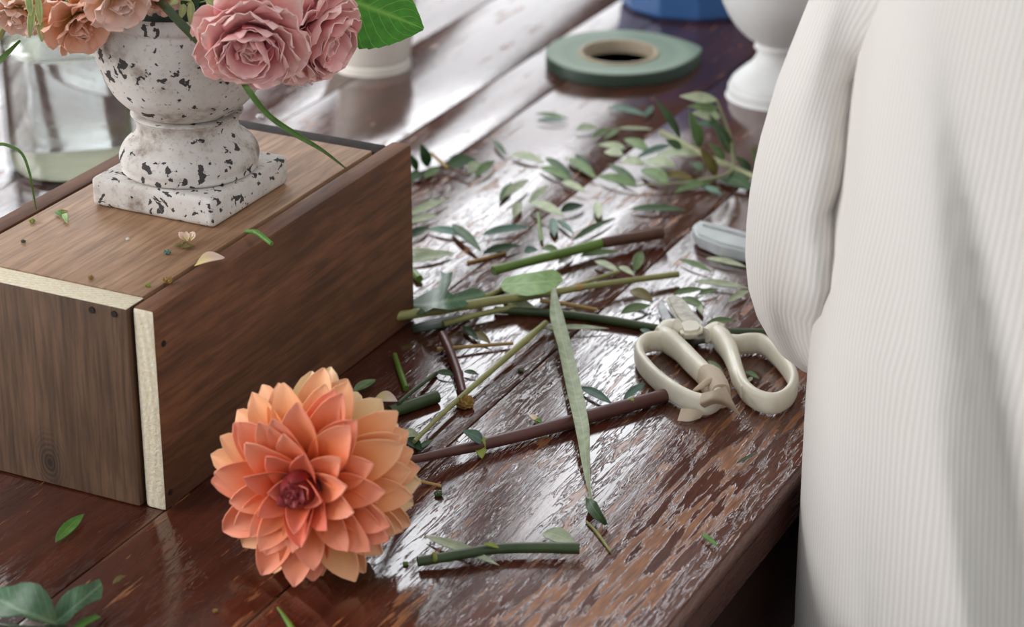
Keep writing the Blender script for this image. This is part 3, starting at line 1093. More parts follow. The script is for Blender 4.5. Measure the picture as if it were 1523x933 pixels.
mesh_thing('grass_strand', 'green grass blade arching from under the front rose to the box top', 'grass blade',
           blade_geo([PY(350, 105, 1.085), PY(372, 138, 1.075), PY(400, 172, 1.082), PY(440, 200, 1.105), PY(480, 224, 1.14), P(514, 250, BZ + 0.001)], [5, 9, 8, 8, 5, 2], twist=40), M['grass'])
mesh_thing('grass_strand', 'thin green blade curling down at the far left edge onto the box', 'grass blade',
           blade_geo([foam_top + Vector((-0.025, -0.01, 0.004)), PY(90, -70, 1.12), PY(-40, -60, 1.10), PY(-85, 90, 1.09), PY(-40, 205, 1.088), PY(8, 215, 1.085), PY(32, 228, 1.085), PY(44, 258, 1.088), PY(50, 290, 1.10), P(54, 312, BZ + 0.001)], [4, 5, 5, 4, 3, 2]), M['grass'])
mesh_thing('flower_stalk', 'light green stem crossing the far left edge above the glass jar', 'stem',
           tube([PY(-14, 72, 1.12), PY(6, 40, 1.125), PY(26, -12, 1.13)], [0.0024, 0.0018, 0.0014], 8), M['st_pale'])
mesh_thing('grass_strand', 'short green blade sloping up toward the pale blossom at the left edge', 'grass blade',
           blade_geo([PY(-18, 108, 1.12), PY(6, 84, 1.12), PY(30, 60, 1.13)], [8, 8, 3]), M['grass'])

# ================================================================ vessels behind
JC = P(110, 247)
jar = thing('glass_jar', 'clear glass jar of water with a pale bottom, behind the box at the left', 'jar', JC)
jo = [(0.0, 0.0), (0.036, 0.0), (0.0405, 0.003), (0.0418, 0.008), (0.0420, 0.030), (0.0420, 0.080), (0.0405, 0.0885), (0.034, 0.0960), (0.024, 0.1020), (0.0175, 0.1080), (0.0165, 0.125), (0.0185, 0.132), (0.0165, 0.134)]
ji = [(r - 0.0022 if r > 0.003 else 0.0, z + (0.003 if z < 0.004 else 0)) for r, z in reversed(jo[:-1])]
ge = lathe(prof_smooth(jo, 4) + prof_smooth(ji, 4), JC, 72)
mk('glass_body', ge[0], ge[1], M['glass'], jar, None, ang=1.2)
ge = lathe(prof_smooth([(0.0, 0.0037), (0.034, 0.0037), (0.0382, 0.0060), (0.0392, 0.012)], 3) + prof_smooth([(0.0394, 0.02), (0.0394, 0.0800), (0.0388, 0.0815), (0.030, 0.0812), (0.0, 0.0812)], 3), JC, 64)
mk('water', ge[0], ge[1], M['water'], jar, None, ang=0.8)
ge = lathe(prof_smooth([(0.0, 0.0034), (0.034, 0.0034), (0.036, 0.0038), (0.034, 0.0043), (0.0, 0.0041)], 2), JC, 48)
mk('base', ge[0], ge[1], M['sediment'], jar, None, ang=0.8)['label'] = 'pale greenish bottom of the jar'
mesh_thing('grass_strand', 'upright green stalk standing inside the glass jar beside the urn', 'stem',
           tube([JC + Vector((0.030, -0.004, 0.0045)), PY(183, 200, JC.y), PY(181, 150, JC.y), PY(176, 96, JC.y)], 0.0013, 8), M['grass'])

CC = P(553, 97)
pot = thing('cream_pot', 'small cream pot half hidden behind the pink roses', 'pot', CC)
ge = lathe(prof_smooth([(0.0, 0.0), (0.0262, 0.0), (0.0280, 0.0015), (0.0282, 0.005), (0.0272, 0.0065)], 3) + prof_smooth([(0.0275, 0.0068), (0.0295, 0.020), (0.0318, 0.040), (0.0335, 0.060), (0.0345, 0.064), (0.0330, 0.066), (0.0312, 0.060), (0.029, 0.03), (0.025, 0.010), (0.0, 0.008)], 4), CC, 64)
mk('pot_body', ge[0], ge[1], M['cream'], pot, None, ang=0.8)
ge = lathe(prof_smooth([(0.0, 0.012), (0.0215, 0.013), (0.0275, 0.050), (0.026, 0.054), (0.0, 0.057)], 4), CC, 32)
mk('soil', ge[0], ge[1], M['foam'], pot, None)

BC = P(1030, 2)
tub = thing('blue_tub', 'blue faceted plastic tub at the top edge, behind the green tape roll', 'tub', BC)


def facet(a, z, n=12):
    s = 2 * math.pi / n
    x = (a % s) - s / 2
    return math.cos(s / 2) / math.cos(x)


ge = lathe([(0.0, 0.0), (0.0540, 0.0), (0.0570, 0.003), (0.0585, 0.030), (0.060, 0.075), (0.0615, 0.077), (0.0600, 0.078), (0.0580, 0.075), (0.0560, 0.030), (0.052, 0.004), (0.0, 0.004)], BC, 72, facet)
mk('tub_body', ge[0], ge[1], M['blue'], tub, None, ang=0.2)
ge = lathe([(0.0605, 0.070), (0.0640, 0.071), (0.0645, 0.079), (0.0618, 0.080), (0.0612, 0.0775), (0.0605, 0.070)], BC, 72, facet)
mk('rim', ge[0], ge[1], M['blue'], tub, None, ang=0.3)

WC = P(1152, 143)
wp = thing('pedestal_vase', 'white footed vase beside the cream sleeve at the upper right', 'vase', WC)
ge = lathe(prof_smooth([(0.0, 0.0), (0.0315, 0.0), (0.0325, 0.002), (0.0325, 0.0075)], 3) + prof_smooth([(0.0315, 0.0085), (0.0300, 0.0125), (0.0240, 0.0185), (0.0165, 0.0250), (0.0135, 0.0310), (0.0132, 0.0350)], 4), WC, 64)
mk('foot', ge[0], ge[1], M['white'], wp, None, ang=0.9)
ge = lathe(prof_smooth([(0.0, 0.0350), (0.0145, 0.0352), (0.0150, 0.0375), (0.0142, 0.0395), (0.0225, 0.0450), (0.0320, 0.0560), (0.0390, 0.0700), (0.0420, 0.0850), (0.0425, 0.1000), (0.0440, 0.1040), (0.0420, 0.1050), (0.0400, 0.1000), (0.0390, 0.085), (0.030, 0.060), (0.0, 0.050)], 4), WC, 64)
mk('bowl', ge[0], ge[1], M['white'], wp, None, ang=0.9)

# ================================================================ roll of green tape
TC = P(920, 96)
tape = thing('tape_roll', 'roll of green florist stem tape with one pointed side, lying flat', 'tape roll', TC)
seg = 96
HT = 0.0095


def tape_r(a):
    d = math.atan2(math.sin(a - math.radians(8)), math.cos(a - math.radians(8)))
    return 0.0520 + 0.0065 * math.exp(-(d / 0.42) ** 2) + 0.0016 * math.exp(-(d / 0.12) ** 2) + 0.0006 * math.sin(2 * a + 1)


verts, faces, mi = [], [], []
prof = [(0, 0.0), (1, 0.0), (1, HT - 0.0008), (0.985, HT), (0, HT)]
for k in range(seg):
    a = 2 * math.pi * k / seg
    R = tape_r(a)
    for (q, z) in prof:
        r = 0.0285 + (R - 0.0285) * q
        # the roll has slipped a little: it dishes towards the core
        dz = -0.0012 * (1 - q) if z > 0.005 else 0.0
        verts.append(Vector((TC.x + r * math.cos(a), TC.y + r * math.sin(a), TC.z + 0.0004 + z + dz)))
np_ = len(prof)
for k in range(seg):
    k2 = (k + 1) % seg
    for j in range(np_ - 1):
        faces.append((k * np_ + j, k2 * np_ + j, k2 * np_ + j + 1, k * np_ + j + 1))
        mi.append(1 if j in (0, 1) else 0)
    faces.append((k * np_ + np_ - 1, k2 * np_ + np_ - 1, k2 * np_, k * np_))
    mi.append(0)
mk('wound_tape', verts, faces, [M['tape'], M['tape_edge']], tape, None, ang=0.6, mi=mi)
ge = lathe([(0.0262, 0.0), (0.0284, 0.0), (0.0284, HT + 0.0002), (0.0262, HT + 0.0002), (0.0262, 0.0)], TC + Vector((0, 0, 0.0004)), 72)
mk('card_core', ge[0], ge[1], M['core'], tape, None, ang=0.5)

# ================================================================ flower scissors
def S8(x, y):
    return (900 + x / 4.24, 420 + y / 4.24)


def SPT(x, y, z):
    px = S8(x, y)
    return P(px[0], px[1], TZ + z)


SC0 = SPT(560, 320, 0)
scis = thing('flower_scissors', 'ivory handled flower scissors with stubby blades, right loop touching the sleeve', 'scissors', Vector((SC0.x, SC0.y, TZ)))


def slab_geo(pts, z0, z1, bev=0.0008):
    """extruded outline given in photo points, lying level"""
    bm = bmesh.new()
    vs = [bm.verts.new(SPT(x, y, (z0 + z1) / 2) + Vector((0, 0, z0 - (z0 + z1) / 2))) for x, y in pts]
    f = bm.faces.new(vs)
    f.normal_update()
    if f.normal.z > 0:
        f.normal_flip()
    ex = bmesh.ops.extrude_face_region(bm, geom=[f])
    for e in ex['geom']:
        if isinstance(e, bmesh.types.BMVert):
            e.co.z += z1 - z0
    bmesh.ops.recalc_face_normals(bm, faces=bm.faces[:])
    if bev:
        bmesh.ops.bevel(bm, geom=bm.edges[:], offset=bev, segments=2, affect='EDGES')
    bm.verts.index_update()
    v = [w.co.copy() for w in bm.verts]
    fc = [tuple(w.index for w in q.verts) for q in bm.faces]
    bm.free()
    return v, fc


HZ = 0.0068
loopL = [(400, 385), (480, 430), (570, 520), (655, 610), (712, 690), (700, 745), (620, 772), (490, 728), (345, 630), (240, 520), (212, 440), (250, 388), (320, 372)]
loopR = [(770, 400), (812, 510), (845, 610), (890, 690), (975, 748), (1075, 762), (1160, 715), (1190, 630), (1150, 545), (1075, 455), (990, 392), (910, 385), (840, 395)]
gl = join(tube([SPT(x, y, HZ) for x, y in loopL], 1.0, 14, 5, True, (0.0026, 0.0058)),
          tube([SPT(x, y, HZ + 0.0006) for x, y in ((350, 318), (400, 370), (480, 436), (570, 528), (650, 606), (705, 675))], [0.0030, 0.0048, 0.0042, 0.0042, 0.0040, 0.0030], 14, 5, False, (1.0, 1.45)),
          tube([SPT(x, y, HZ + 0.001) for x, y in ((345, 335), (390, 305), (440, 300), (490, 325))], [0.0036, 0.0048, 0.0050, 0.0032], 14, 5, False, (1.0, 1.2)))
hl = mk('handle', gl[0], gl[1], M['scissor'], scis, ang=1.2)
gr = join(tube([SPT(x, y, HZ) for x, y in loopR], 1.0, 14, 5, True, (0.0026, 0.0058)),
          tube([SPT(x, y, HZ + 0.0004) for x, y in ((690, 318), (740, 370), (785, 440), (815, 520), (842, 605), (885, 690))], [0.0038, 0.0048, 0.0042, 0.0036, 0.0036, 0.0028], 14, 5, False, (1.0, 1.4)),
          tube([SPT(x, y, HZ + 0.001) for x, y in ((635, 335), (665, 325), (705, 310), (745, 318))], [0.0036, 0.0042, 0.0046, 0.0034], 14, 5, False, (1.0, 1.15)))
mk('handle', gr[0], gr[1], M['scissor'], scis, ang=1.2)
g = slab_geo([(330, 150), (352, 118), (392, 170), (440, 235), (470, 285), (440, 300), (390, 290), (360, 240)], 0.0030, 0.0060)
mk('blade', g[0], g[1], M['steel'], scis, ang=0.5)['label'] = 'dark steel blade'
g = slab_geo([(384, 108), (440, 92), (492, 112), (540, 172), (590, 240), (606, 282), (560, 300), (490, 282), (440, 225), (405, 160)], 0.0064, 0.0100, 0.0012)
mk('blade', g[0], g[1], M['blade_white'], scis, ang=0.6)['label'] = 'whitened upper blade'
g = slab_geo([(455, 275), (520, 255), (590, 262), (622, 300), (600, 330), (540, 342), (480, 338)], 0.0075, 0.0125, 0.0018)
mk('pivot', g[0], g[1], M['scissor'], scis, ang=0.8)
g = tube([SPT(520, 340, 0.005), SPT(570, 355, 0.005), SPT(640, 345, 0.005)], [0.0030, 0.0030, 0.0030], 12, 4, False, (1.0, 1.0))
mk('tang', g[0], g[1], M['steel'], scis, ang=1.0)
# beige tape wound round the bottom of the left handle, with its loose ends
g = tube([SPT(x, y, HZ + 0.0004) for x, y in ((640, 590), (672, 628), (705, 672), (728, 720))], [0.0050, 0.0060, 0.0058, 0.0052], 14, 4, False, (1.0, 1.35))
wr = mk('tape_wrap', g[0], g[1], M['masking'], scis, ang=1.2)


def quad_sheet(rows, th=0.0005, sub=4):
    """a bent sheet through rows of world points"""
    rr = [catmull(r, sub) for r in rows]
    cols = list(zip(*rr))
    full = [catmull(list(c), sub) for c in cols]
    nU, nV = len(full), len(full[0])
    v = [full[i][j] for i in range(nU) for j in range(nV)]
    f = []
    for i in range(nU - 1):
        for j in range(nV - 1):
            f.append((i * nV + j, i * nV + j + 1, (i + 1) * nV + j + 1, (i + 1) * nV + j))
    return thicken(v, f, [(0, 0)] * len(v), th)


g = quad_sheet([[SPT(610, 700, 0.016), SPT(690, 680, 0.017), SPT(760, 655, 0.013)], [SPT(598, 770, 0.012), SPT(690, 735, 0.015), SPT(800, 740, 0.009)], [SPT(640, 800, 0.004), SPT(730, 770, 0.006), SPT(850, 838, 0.0012)]])
mk('tape_flap', g[0], g[1], M['masking'], wr, ang=1.2)
g = quad_sheet([[SPT(480, 795, 0.006), SPT(560, 800, 0.006), SPT(625, 822, 0.004)], [SPT(455, 872, 0.0012), SPT(530, 878, 0.0014), SPT(600, 858, 0.0012)]])
mk('tape_flap', g[0], g[1], M['masking'], wr, ang=1.2)
g = tube([SPT(560, 685, 0.008), SPT(600, 660, 0.011), SPT(650, 625, 0.013), SPT(720, 600, 0.012)], [0.0008, 0.0016, 0.0018, 0.0010], 8, 4)
mk('tape_flap', g[0], g[1], M['masking'], wr, ang=1.2)

# ================================================================ knife under the sleeve
KZ = 0.010
kb = [(1029, 333), (1040, 326), (1075, 334), (1118, 346), (1165, 362), (1215, 380), (1222, 396), (1210, 404), (1160, 388), (1112, 372), (1070, 362), (1036, 348)]
kn = thing('knife', 'grey steel folding knife lying on the table, partly under the sleeve', 'knife', Vector((P(1110, 362).x, P(1110, 362).y, TZ)))
bm = bmesh.new()
vs = [bm.verts.new(P(x, y, TZ + KZ)) for x, y in kb]
f = bm.faces.new(vs)
f.normal_update()
if f.normal.z < 0:
    f.normal_flip()
ex = bmesh.ops.extrude_face_region(bm, geom=[f])
for e in ex['geom']:
    if isinstance(e, bmesh.types.BMVert):
        e.co.z = TZ + 0.0012
bmesh.ops.recalc_face_normals(bm, faces=bm.faces[:])
bmesh.ops.bevel(bm, geom=bm.edges[:], offset=0.0018, segments=3, affect='EDGES')
bm.verts.index_update()
mk('knife_handle', [v.co.copy() for v in bm.verts], [tuple(v.index for v in q.verts) for q in bm.faces], M['knife'], kn, ang=0.6)
bm.free()
g = tube([P(1046, 335, TZ + 0.0102), P(1110, 352, TZ + 0.0102), P(1190, 378, TZ + 0.0102)], 0.0011, 8, 4)
mk('handle_spine', g[0], g[1], M['steel'], kn, ang=1.0)

# ================================================================ cut stems
def stem(label, pts, r, mat, name='cut_stem', cat='stem', group='cut stems on the table', lifts=None, seg=12):
    return mesh_thing(name, label, cat, stem_geo(pts, r, TZ, lifts, seg), M[mat], group)


def bead(parent, name, x, y, z, r, mat, dx=6, dy=-1.5):
    ge = tube([P(x - dx, y - dy, z), P(x, y, z), P(x + dx, y + dy, z)], [r * 0.75, r, r * 0.75], 10, 4)
    return mk(name, ge[0], ge[1], M[mat], parent, ge[2])


s1 = stem('long bare pale olive stem reaching from the box corner towards the scissors', [(556, 476), (640, 463), (740, 447), (812, 437), (870, 427), (940, 417), (1009, 408)], [6.3, 6.4, 6.4, 5.2, 4.2, 4.2, 4.4], 'st_pale', lifts=[0.006, 0.006, 0.006, 0.005, 0.004, 0.003, 0.002])
bead(s1, 'node', 861, 428.5, TZ + 0.0071, 0.0022, 'st_tan')
s2 = thing('cut_stem', 'thick cut stem, fresh green with a brown woody end', 'stem', Vector((P(860, 372).x, P(860, 372).y, TZ)), 0, 'cut stems on the table')
ge = stem_geo([(734, 403), (780, 391), (840, 376), (898, 361)], [6.6, 6.2, 6.6, 7.0], TZ, [0.0045, 0.004, 0.0035, 0.003])
mk('green_section', ge[0], ge[1], M['st_green'], s2, ge[2])['label'] = 'fresh green half'
ge = stem_geo([(896, 361.5), (940, 354), (985, 346)], [7.2, 7.6, 8.2], TZ, [0.003, 0.003, 0.003])
mk('woody_section', ge[0], ge[1], M['st_brown'], s2, ge[2])['label'] = 'brown woody half'
stem('short pale cut stem just under the long olive stem', [(659, 482), (700, 471), (768, 456)], [4.3, 4.0, 3.8], 'st_pale', lifts=[0.002, 0.002, 0.002])
s4 = thing('cut_stem', 'dark green stem running under the scissors to the sleeve', 'stem', Vector((P(900, 480).x, P(900, 480).y, TZ)), 0, 'cut stems on the table')
ge = stem_geo([(735, 461), (790, 464), (850, 469), (915, 478), (980, 489), (1040, 494), (1100, 495), (1160, 496)], [5.0, 5.4, 5.8, 5.8, 5.6, 5.6, 5.8, 5.8], TZ, [0.0] * 8)
mk('stalk', ge[0], ge[1], M['st_dark'], s4, ge[2])
bead(s4, 'node', 852, 468, TZ + 0.0022, 0.0027, 'node', 5, 1)
stem('thin dry tan stick lying level above the diagonal pale stem', [(650, 519.5), (700, 515.5), (763, 511)], [2.6, 2.5, 2.3], 'st_tan', lifts=[0.003, 0.002, 0.001])
s6 = stem('long thin pale stem slanting up from the dahlia toward the grass strip', [(616, 657), (645, 628), (682, 594), (730, 552), (780, 508), (812, 480)], [3.0, 3.2, 3.8, 4.4, 5.2, 4.0], 'st_pale', lifts=[0.003, 0.003, 0.003, 0.003, 0.003, 0.003])
s8 = stem('short dark green cut stem alone at the front, right of the dahlia', [(621, 836), (680, 826), (735, 817), (800, 815), (862, 816)], [6.6, 7.0, 7.0, 7.4, 7.8], 'st_dark', lifts=[0.001, 0.002, 0.002, 0.002, 0.002])
bead(s8, 'bud', 646, 829, TZ + 0.0062, 0.0024, 'node', 3, -0.5)
ge = free_leaf_geo(P(742, 815, TZ + 0.0068), P(719, 809, TZ + 0.0090), 0.0022, Vector((0, -0.4, 1)))
mk('bud', ge[0], ge[1], M['node'], s8, ge[2])
s9 = stem('purplish stem pointing down from the heap beside the box', [(658, 498), (668, 520), (680, 552), (689, 586)], [6, 6, 6, 5.4], 'st_purple', lifts=[0.004, 0.003, 0.001, 0])
bead(s9, 'node', 682, 556, TZ + 0.0030, 0.0027, 'st_brown', 2, 4)
stem('short green stalk in the shade between box and dahlia', [(587, 528), (592, 545), (604, 578)], [3.4, 4.0, 4.2], 'st_green')
s11 = stem('dark stem with a green node just behind the dahlia', [(580, 613), (612, 603), (650, 590)], [8.2, 8.6, 8.8], 'st_dark')
bead(s11, 'node', 619, 600.5, TZ + 0.0034, 0.0032, 'node', 3, -1)
stem('thin dark twig above the dark stem behind the dahlia', [(592, 600), (620, 577), (648, 556)], [2.6, 3.0, 3.4], 'st_dark', lifts=[0.006, 0.003, 0.0])
stem('thin tan twig crossing the top of the grass strip', [(803, 447), (845, 453), (888, 461)], [3.0, 2.8, 2.2], 'st_tan', lifts=[0.006, 0.004, 0.001])
stem('upright bright green stalk standing among the olive leaves', [(801, 318), (803, 340), (806, 360)], [2.0, 2.4, 2.4], 'st_green', lifts=[0.004, 0.002, 0])
stem('thin tan twig beside the dark narrow leaf left of the thick green stem', [(695, 391), (722, 384), (752, 375)], [2.2, 2.0, 1.8], 'st_tan')
stem('small tan twig tip poking out right of the dahlia', [(606, 711), (630, 717), (656, 723)], [2.4, 2.2, 1.8], 'st_tan', lifts=[0.002, 0.001, 0])
stem('short pale green cut stem end touching the right side of the box', [(604, 394), (614, 404), (624, 415)], [4.8, 4.8, 5.2], 'st_green')
stem('thin pale stem behind the pale leaf, just left of the long olive stem middle', [(705, 448), (730, 438), (750, 428)], [3.4, 3.6, 3.6], 'st_pale')
s36 = stem('thin yellow-green stem above the right part of the long olive stem', [(835, 432), (880, 417), (921, 404)], [2.4, 2.6, 2.6], 'st_pale', lifts=[0.004, 0.003, 0.002])
stem('thin pale green strand below the curled end of the grass strip', [(872, 776), (888, 793), (908, 821)], [1.6, 2.4, 1.6], 'st_pale')
stem('green stalk tip poking in at the bottom edge', [(413, 904), (424, 919), (436, 938)], [1.6, 3.2, 4.2], 'st_green')

# long dry grass strip
def flat_strip_geo(pts, wpx, z, lifts, twist=None):
    path = catmull([P(x, y, z + l) for (x, y), l in zip(pts, lifts)], 8)
    n = len(path)
    ws = [w * mpp(path[0]) for w in lerp_list(wpx, n)]
    tw = lerp_list(twist or [0, 0], n)
    wd, ups = [], []
    for i in range(n):
        tg = (path[min(i + 1, n - 1)] - path[max(0, i - 1)]).normalized()
        u = (Vector((0, -0.55, 1)) - tg * Vector((0, -0.55, 1)).dot(tg)).normalized()
        u = Matrix.Rotation(math.radians(tw[i]), 3, tg) @ u
        wd.append(tg.cross(u))
        ups.append(u)
    return sheet(path, wd, ws, ups, 0.3, 4, 0.0004)


gs = thing('grass_strip', 'long pale dry grass strip hanging over the dahlia stem with a curled tip', 'grass blade', Vector((P(860, 640).x, P(860, 640).y, TZ)))
ge = flat_strip_geo([(823, 428), (828, 470), (840, 520), (856, 590), (867, 640), (872, 690), (877, 728), (880, 748)], [5, 19, 21, 20, 18, 11, 6, 9], TZ, [0.014, 0.0125, 0.009, 0.0095, 0.0105, 0.005, 0.003, 0.003], [0, 10, -20, 0, 15, 35, 70, 60])
mk('blade', ge[0], ge[1], M['blade'], gs, ge[2])
ge = flat_strip_geo([(876, 742), (880, 752), (890, 766), (902, 781)], [8, 17, 17, 6], TZ, [0.004, 0.006, 0.006, 0.0015], [-20, 20, 50, 80])
mk('curled_tip', ge[0], ge[1], M['olive_dark'], gs, ge[2])

# ================================================================ olive branch beside the sleeve
OB = P(1092, 250)
ob = thing('olive_branch', 'leafy olive branch poking out from behind the sleeve below the white vase', 'branch', Vector((OB.x, OB.y, TZ)))
ge = tube([P(1180, 285, TZ + 0.006), P(1120, 263, TZ + 0.007), P(1092, 250, TZ + 0.008), P(1052, 233, TZ + 0.010), P(1012, 211, TZ + 0.012), P(983, 197, TZ + 0.013)], [0.0020, 0.0020, 0.0019, 0.0019, 0.0020, 0.0021], 10)
mk('twig', ge[0], ge[1], M['st_twig'], ob, ge[2])
nb_ = P(1092, 250, TZ + 0.008)
Yb = nb_.y
ge = tube([nb_, PY(1086, 205, Yb + 0.004), PY(1076, 175, Yb + 0.006), PY(1066, 150, Yb + 0.006), PY(1056, 142, Yb + 0.004)], [0.0013, 0.0011, 0.0010, 0.0008, 0.0005], 8)
mk('twig', ge[0], ge[1], M['st_twig'], ob, ge[2])
ge = tube([nb_, P(1080, 260, TZ + 0.006), P(1056, 266, TZ + 0.005), P(1010, 272, TZ + 0.004), P(945, 276, TZ + 0.0035)], [0.0013, 0.0012, 0.0011, 0.0009, 0.0006], 8)
mk('twig', ge[0], ge[1], M['st_twig'], ob, ge[2])
up_leaves = [((1066, 149), (1011, 143), 15, 'olive_pale'), ((1069, 161), (1023, 158), 12, 'olive_green'), ((1072, 174), (1030, 168), 17, 'olive_pale'),
             ((1041, 220), (1025, 165), 19, 'olive_green'), ((1068, 186), (1035, 183), 9, 'blue_green'), ((1088, 231), (1056, 171), 17, 'olive_dark'),
             ((1092, 236), (1071, 186), 13, 'olive_green'), ((1012, 206), (976, 148), 11, 'olive_dark'), ((1065, 262), (1040, 218), 18, 'brownleaf'),
             ((1078, 238), (1055, 213), 12, 'olive_green'), ((1117, 256), (1094, 232), 12, 'olive_dark'), ((1126, 248), (1118, 218), 9, 'olive_green'), ((1014, 221), (990, 208), 12, 'olive_dark')]
for k, (b, t, w, mt) in enumerate(up_leaves):
    Yk = Yb + 0.004 + 0.0015 * (k % 4)
    B, T = PY(b[0], b[1], Yk), PY(t[0], t[1], Yk - 0.004)
    ge = free_leaf_geo(B, T, w * mpp(B), Vector((0.15, -0.8, 0.45)), 0.10, 0.3)
    mk('leaf', ge[0], ge[1], M[mt], ob, ge[2])
low_leaves = [((1041, 237), (977, 233), 13, 'olive_pale', 0.006), ((1004, 253), (955, 243), 15, 'olive_pale', 0.005), ((993, 274), (953, 252), 19, 'olive_green', 0.002), ((957, 249), (924, 242), 12, 'olive_pale', 0.004),
              ((926, 235), (899, 227), 13, 'olive_pale', 0.003), ((964, 229), (928, 209), 14, 'olive_green', 0.004), ((947, 279), (888, 262), 14, 'olive_green', 0.002), ((946, 275), (904, 245), 10, 'olive_dark', 0.003),
              ((1062, 270), (1002, 287), 12, 'olive_green', 0.002), ((1073, 290), (1040, 277), 8, 'blue_green', 0.001), ((1072, 264), (1120, 283), 22, 'olive_dark', 0.001), ((997, 222), (946, 239), 9, 'blue_green', 0.006),
              ((1045, 257), (1028, 244), 12, 'olive_dark', 0.003), ((930, 224), (890, 217), 9, 'olive_pale', 0.003), ((1030, 268), (975, 263), 11, 'brownleaf', 0.003)]
for b, t, w, mt, lf in low_leaves:
    ge = leaf_geo(b, t, w, lift=lf, roll=25)
    mk('leaf', ge[0], ge[1], M[mt], ob, ge[2])

# left-hand olive sprig by the box
sg = thing('olive_sprig', 'small olive sprig lying against the far right end of the wooden box', 'sprig', Vector((P(660, 250).x, P(660, 250).y, TZ)))
ge = stem_geo([(612, 262), (650, 250), (668, 250), (700, 262)], [2.4, 2.4, 2.2, 1.6], TZ, [0.002] * 4)
mk('twig', ge[0], ge[1], M['st_brown'], sg, ge[2])
ge = stem_geo([(641, 228), (652, 238), (666, 250)], [2.2, 2.4, 2.4], TZ, [0.006, 0.004, 0.002])
mk('twig', ge[0], ge[1], M['st_tan'], sg, ge[2])
Ys = P(640, 252).y
for b, t, w, mt in (((637, 251), (626, 214), 17, 'deep'), ((621, 256), (609, 229), 12, 'deep')):
    B, T = PY(b[0], b[1] - 2, Ys), PY(t[0], t[1], Ys)
    ge = free_leaf_geo(B, T, w * mpp(B), Vector((0.2, -0.8, 0.4)))
    mk('leaf', ge[0], ge[1], M[mt], sg, ge[2])
for b, t, w, mt in (((628, 259), (607, 272), 14, 'olive_dark'), ((631, 267), (655, 251), 13, 'olive_green'), ((664, 252), (708, 237), 20, 'olive_dark'), ((697, 259), (716, 243), 15, 'olive_pale'), ((706, 265), (737, 240), 13, 'olive_green')):
    ge = leaf_geo(b, t, w, roll=30, lift=0.002)
    mk('leaf', ge[0], ge[1], M[mt], sg, ge[2])

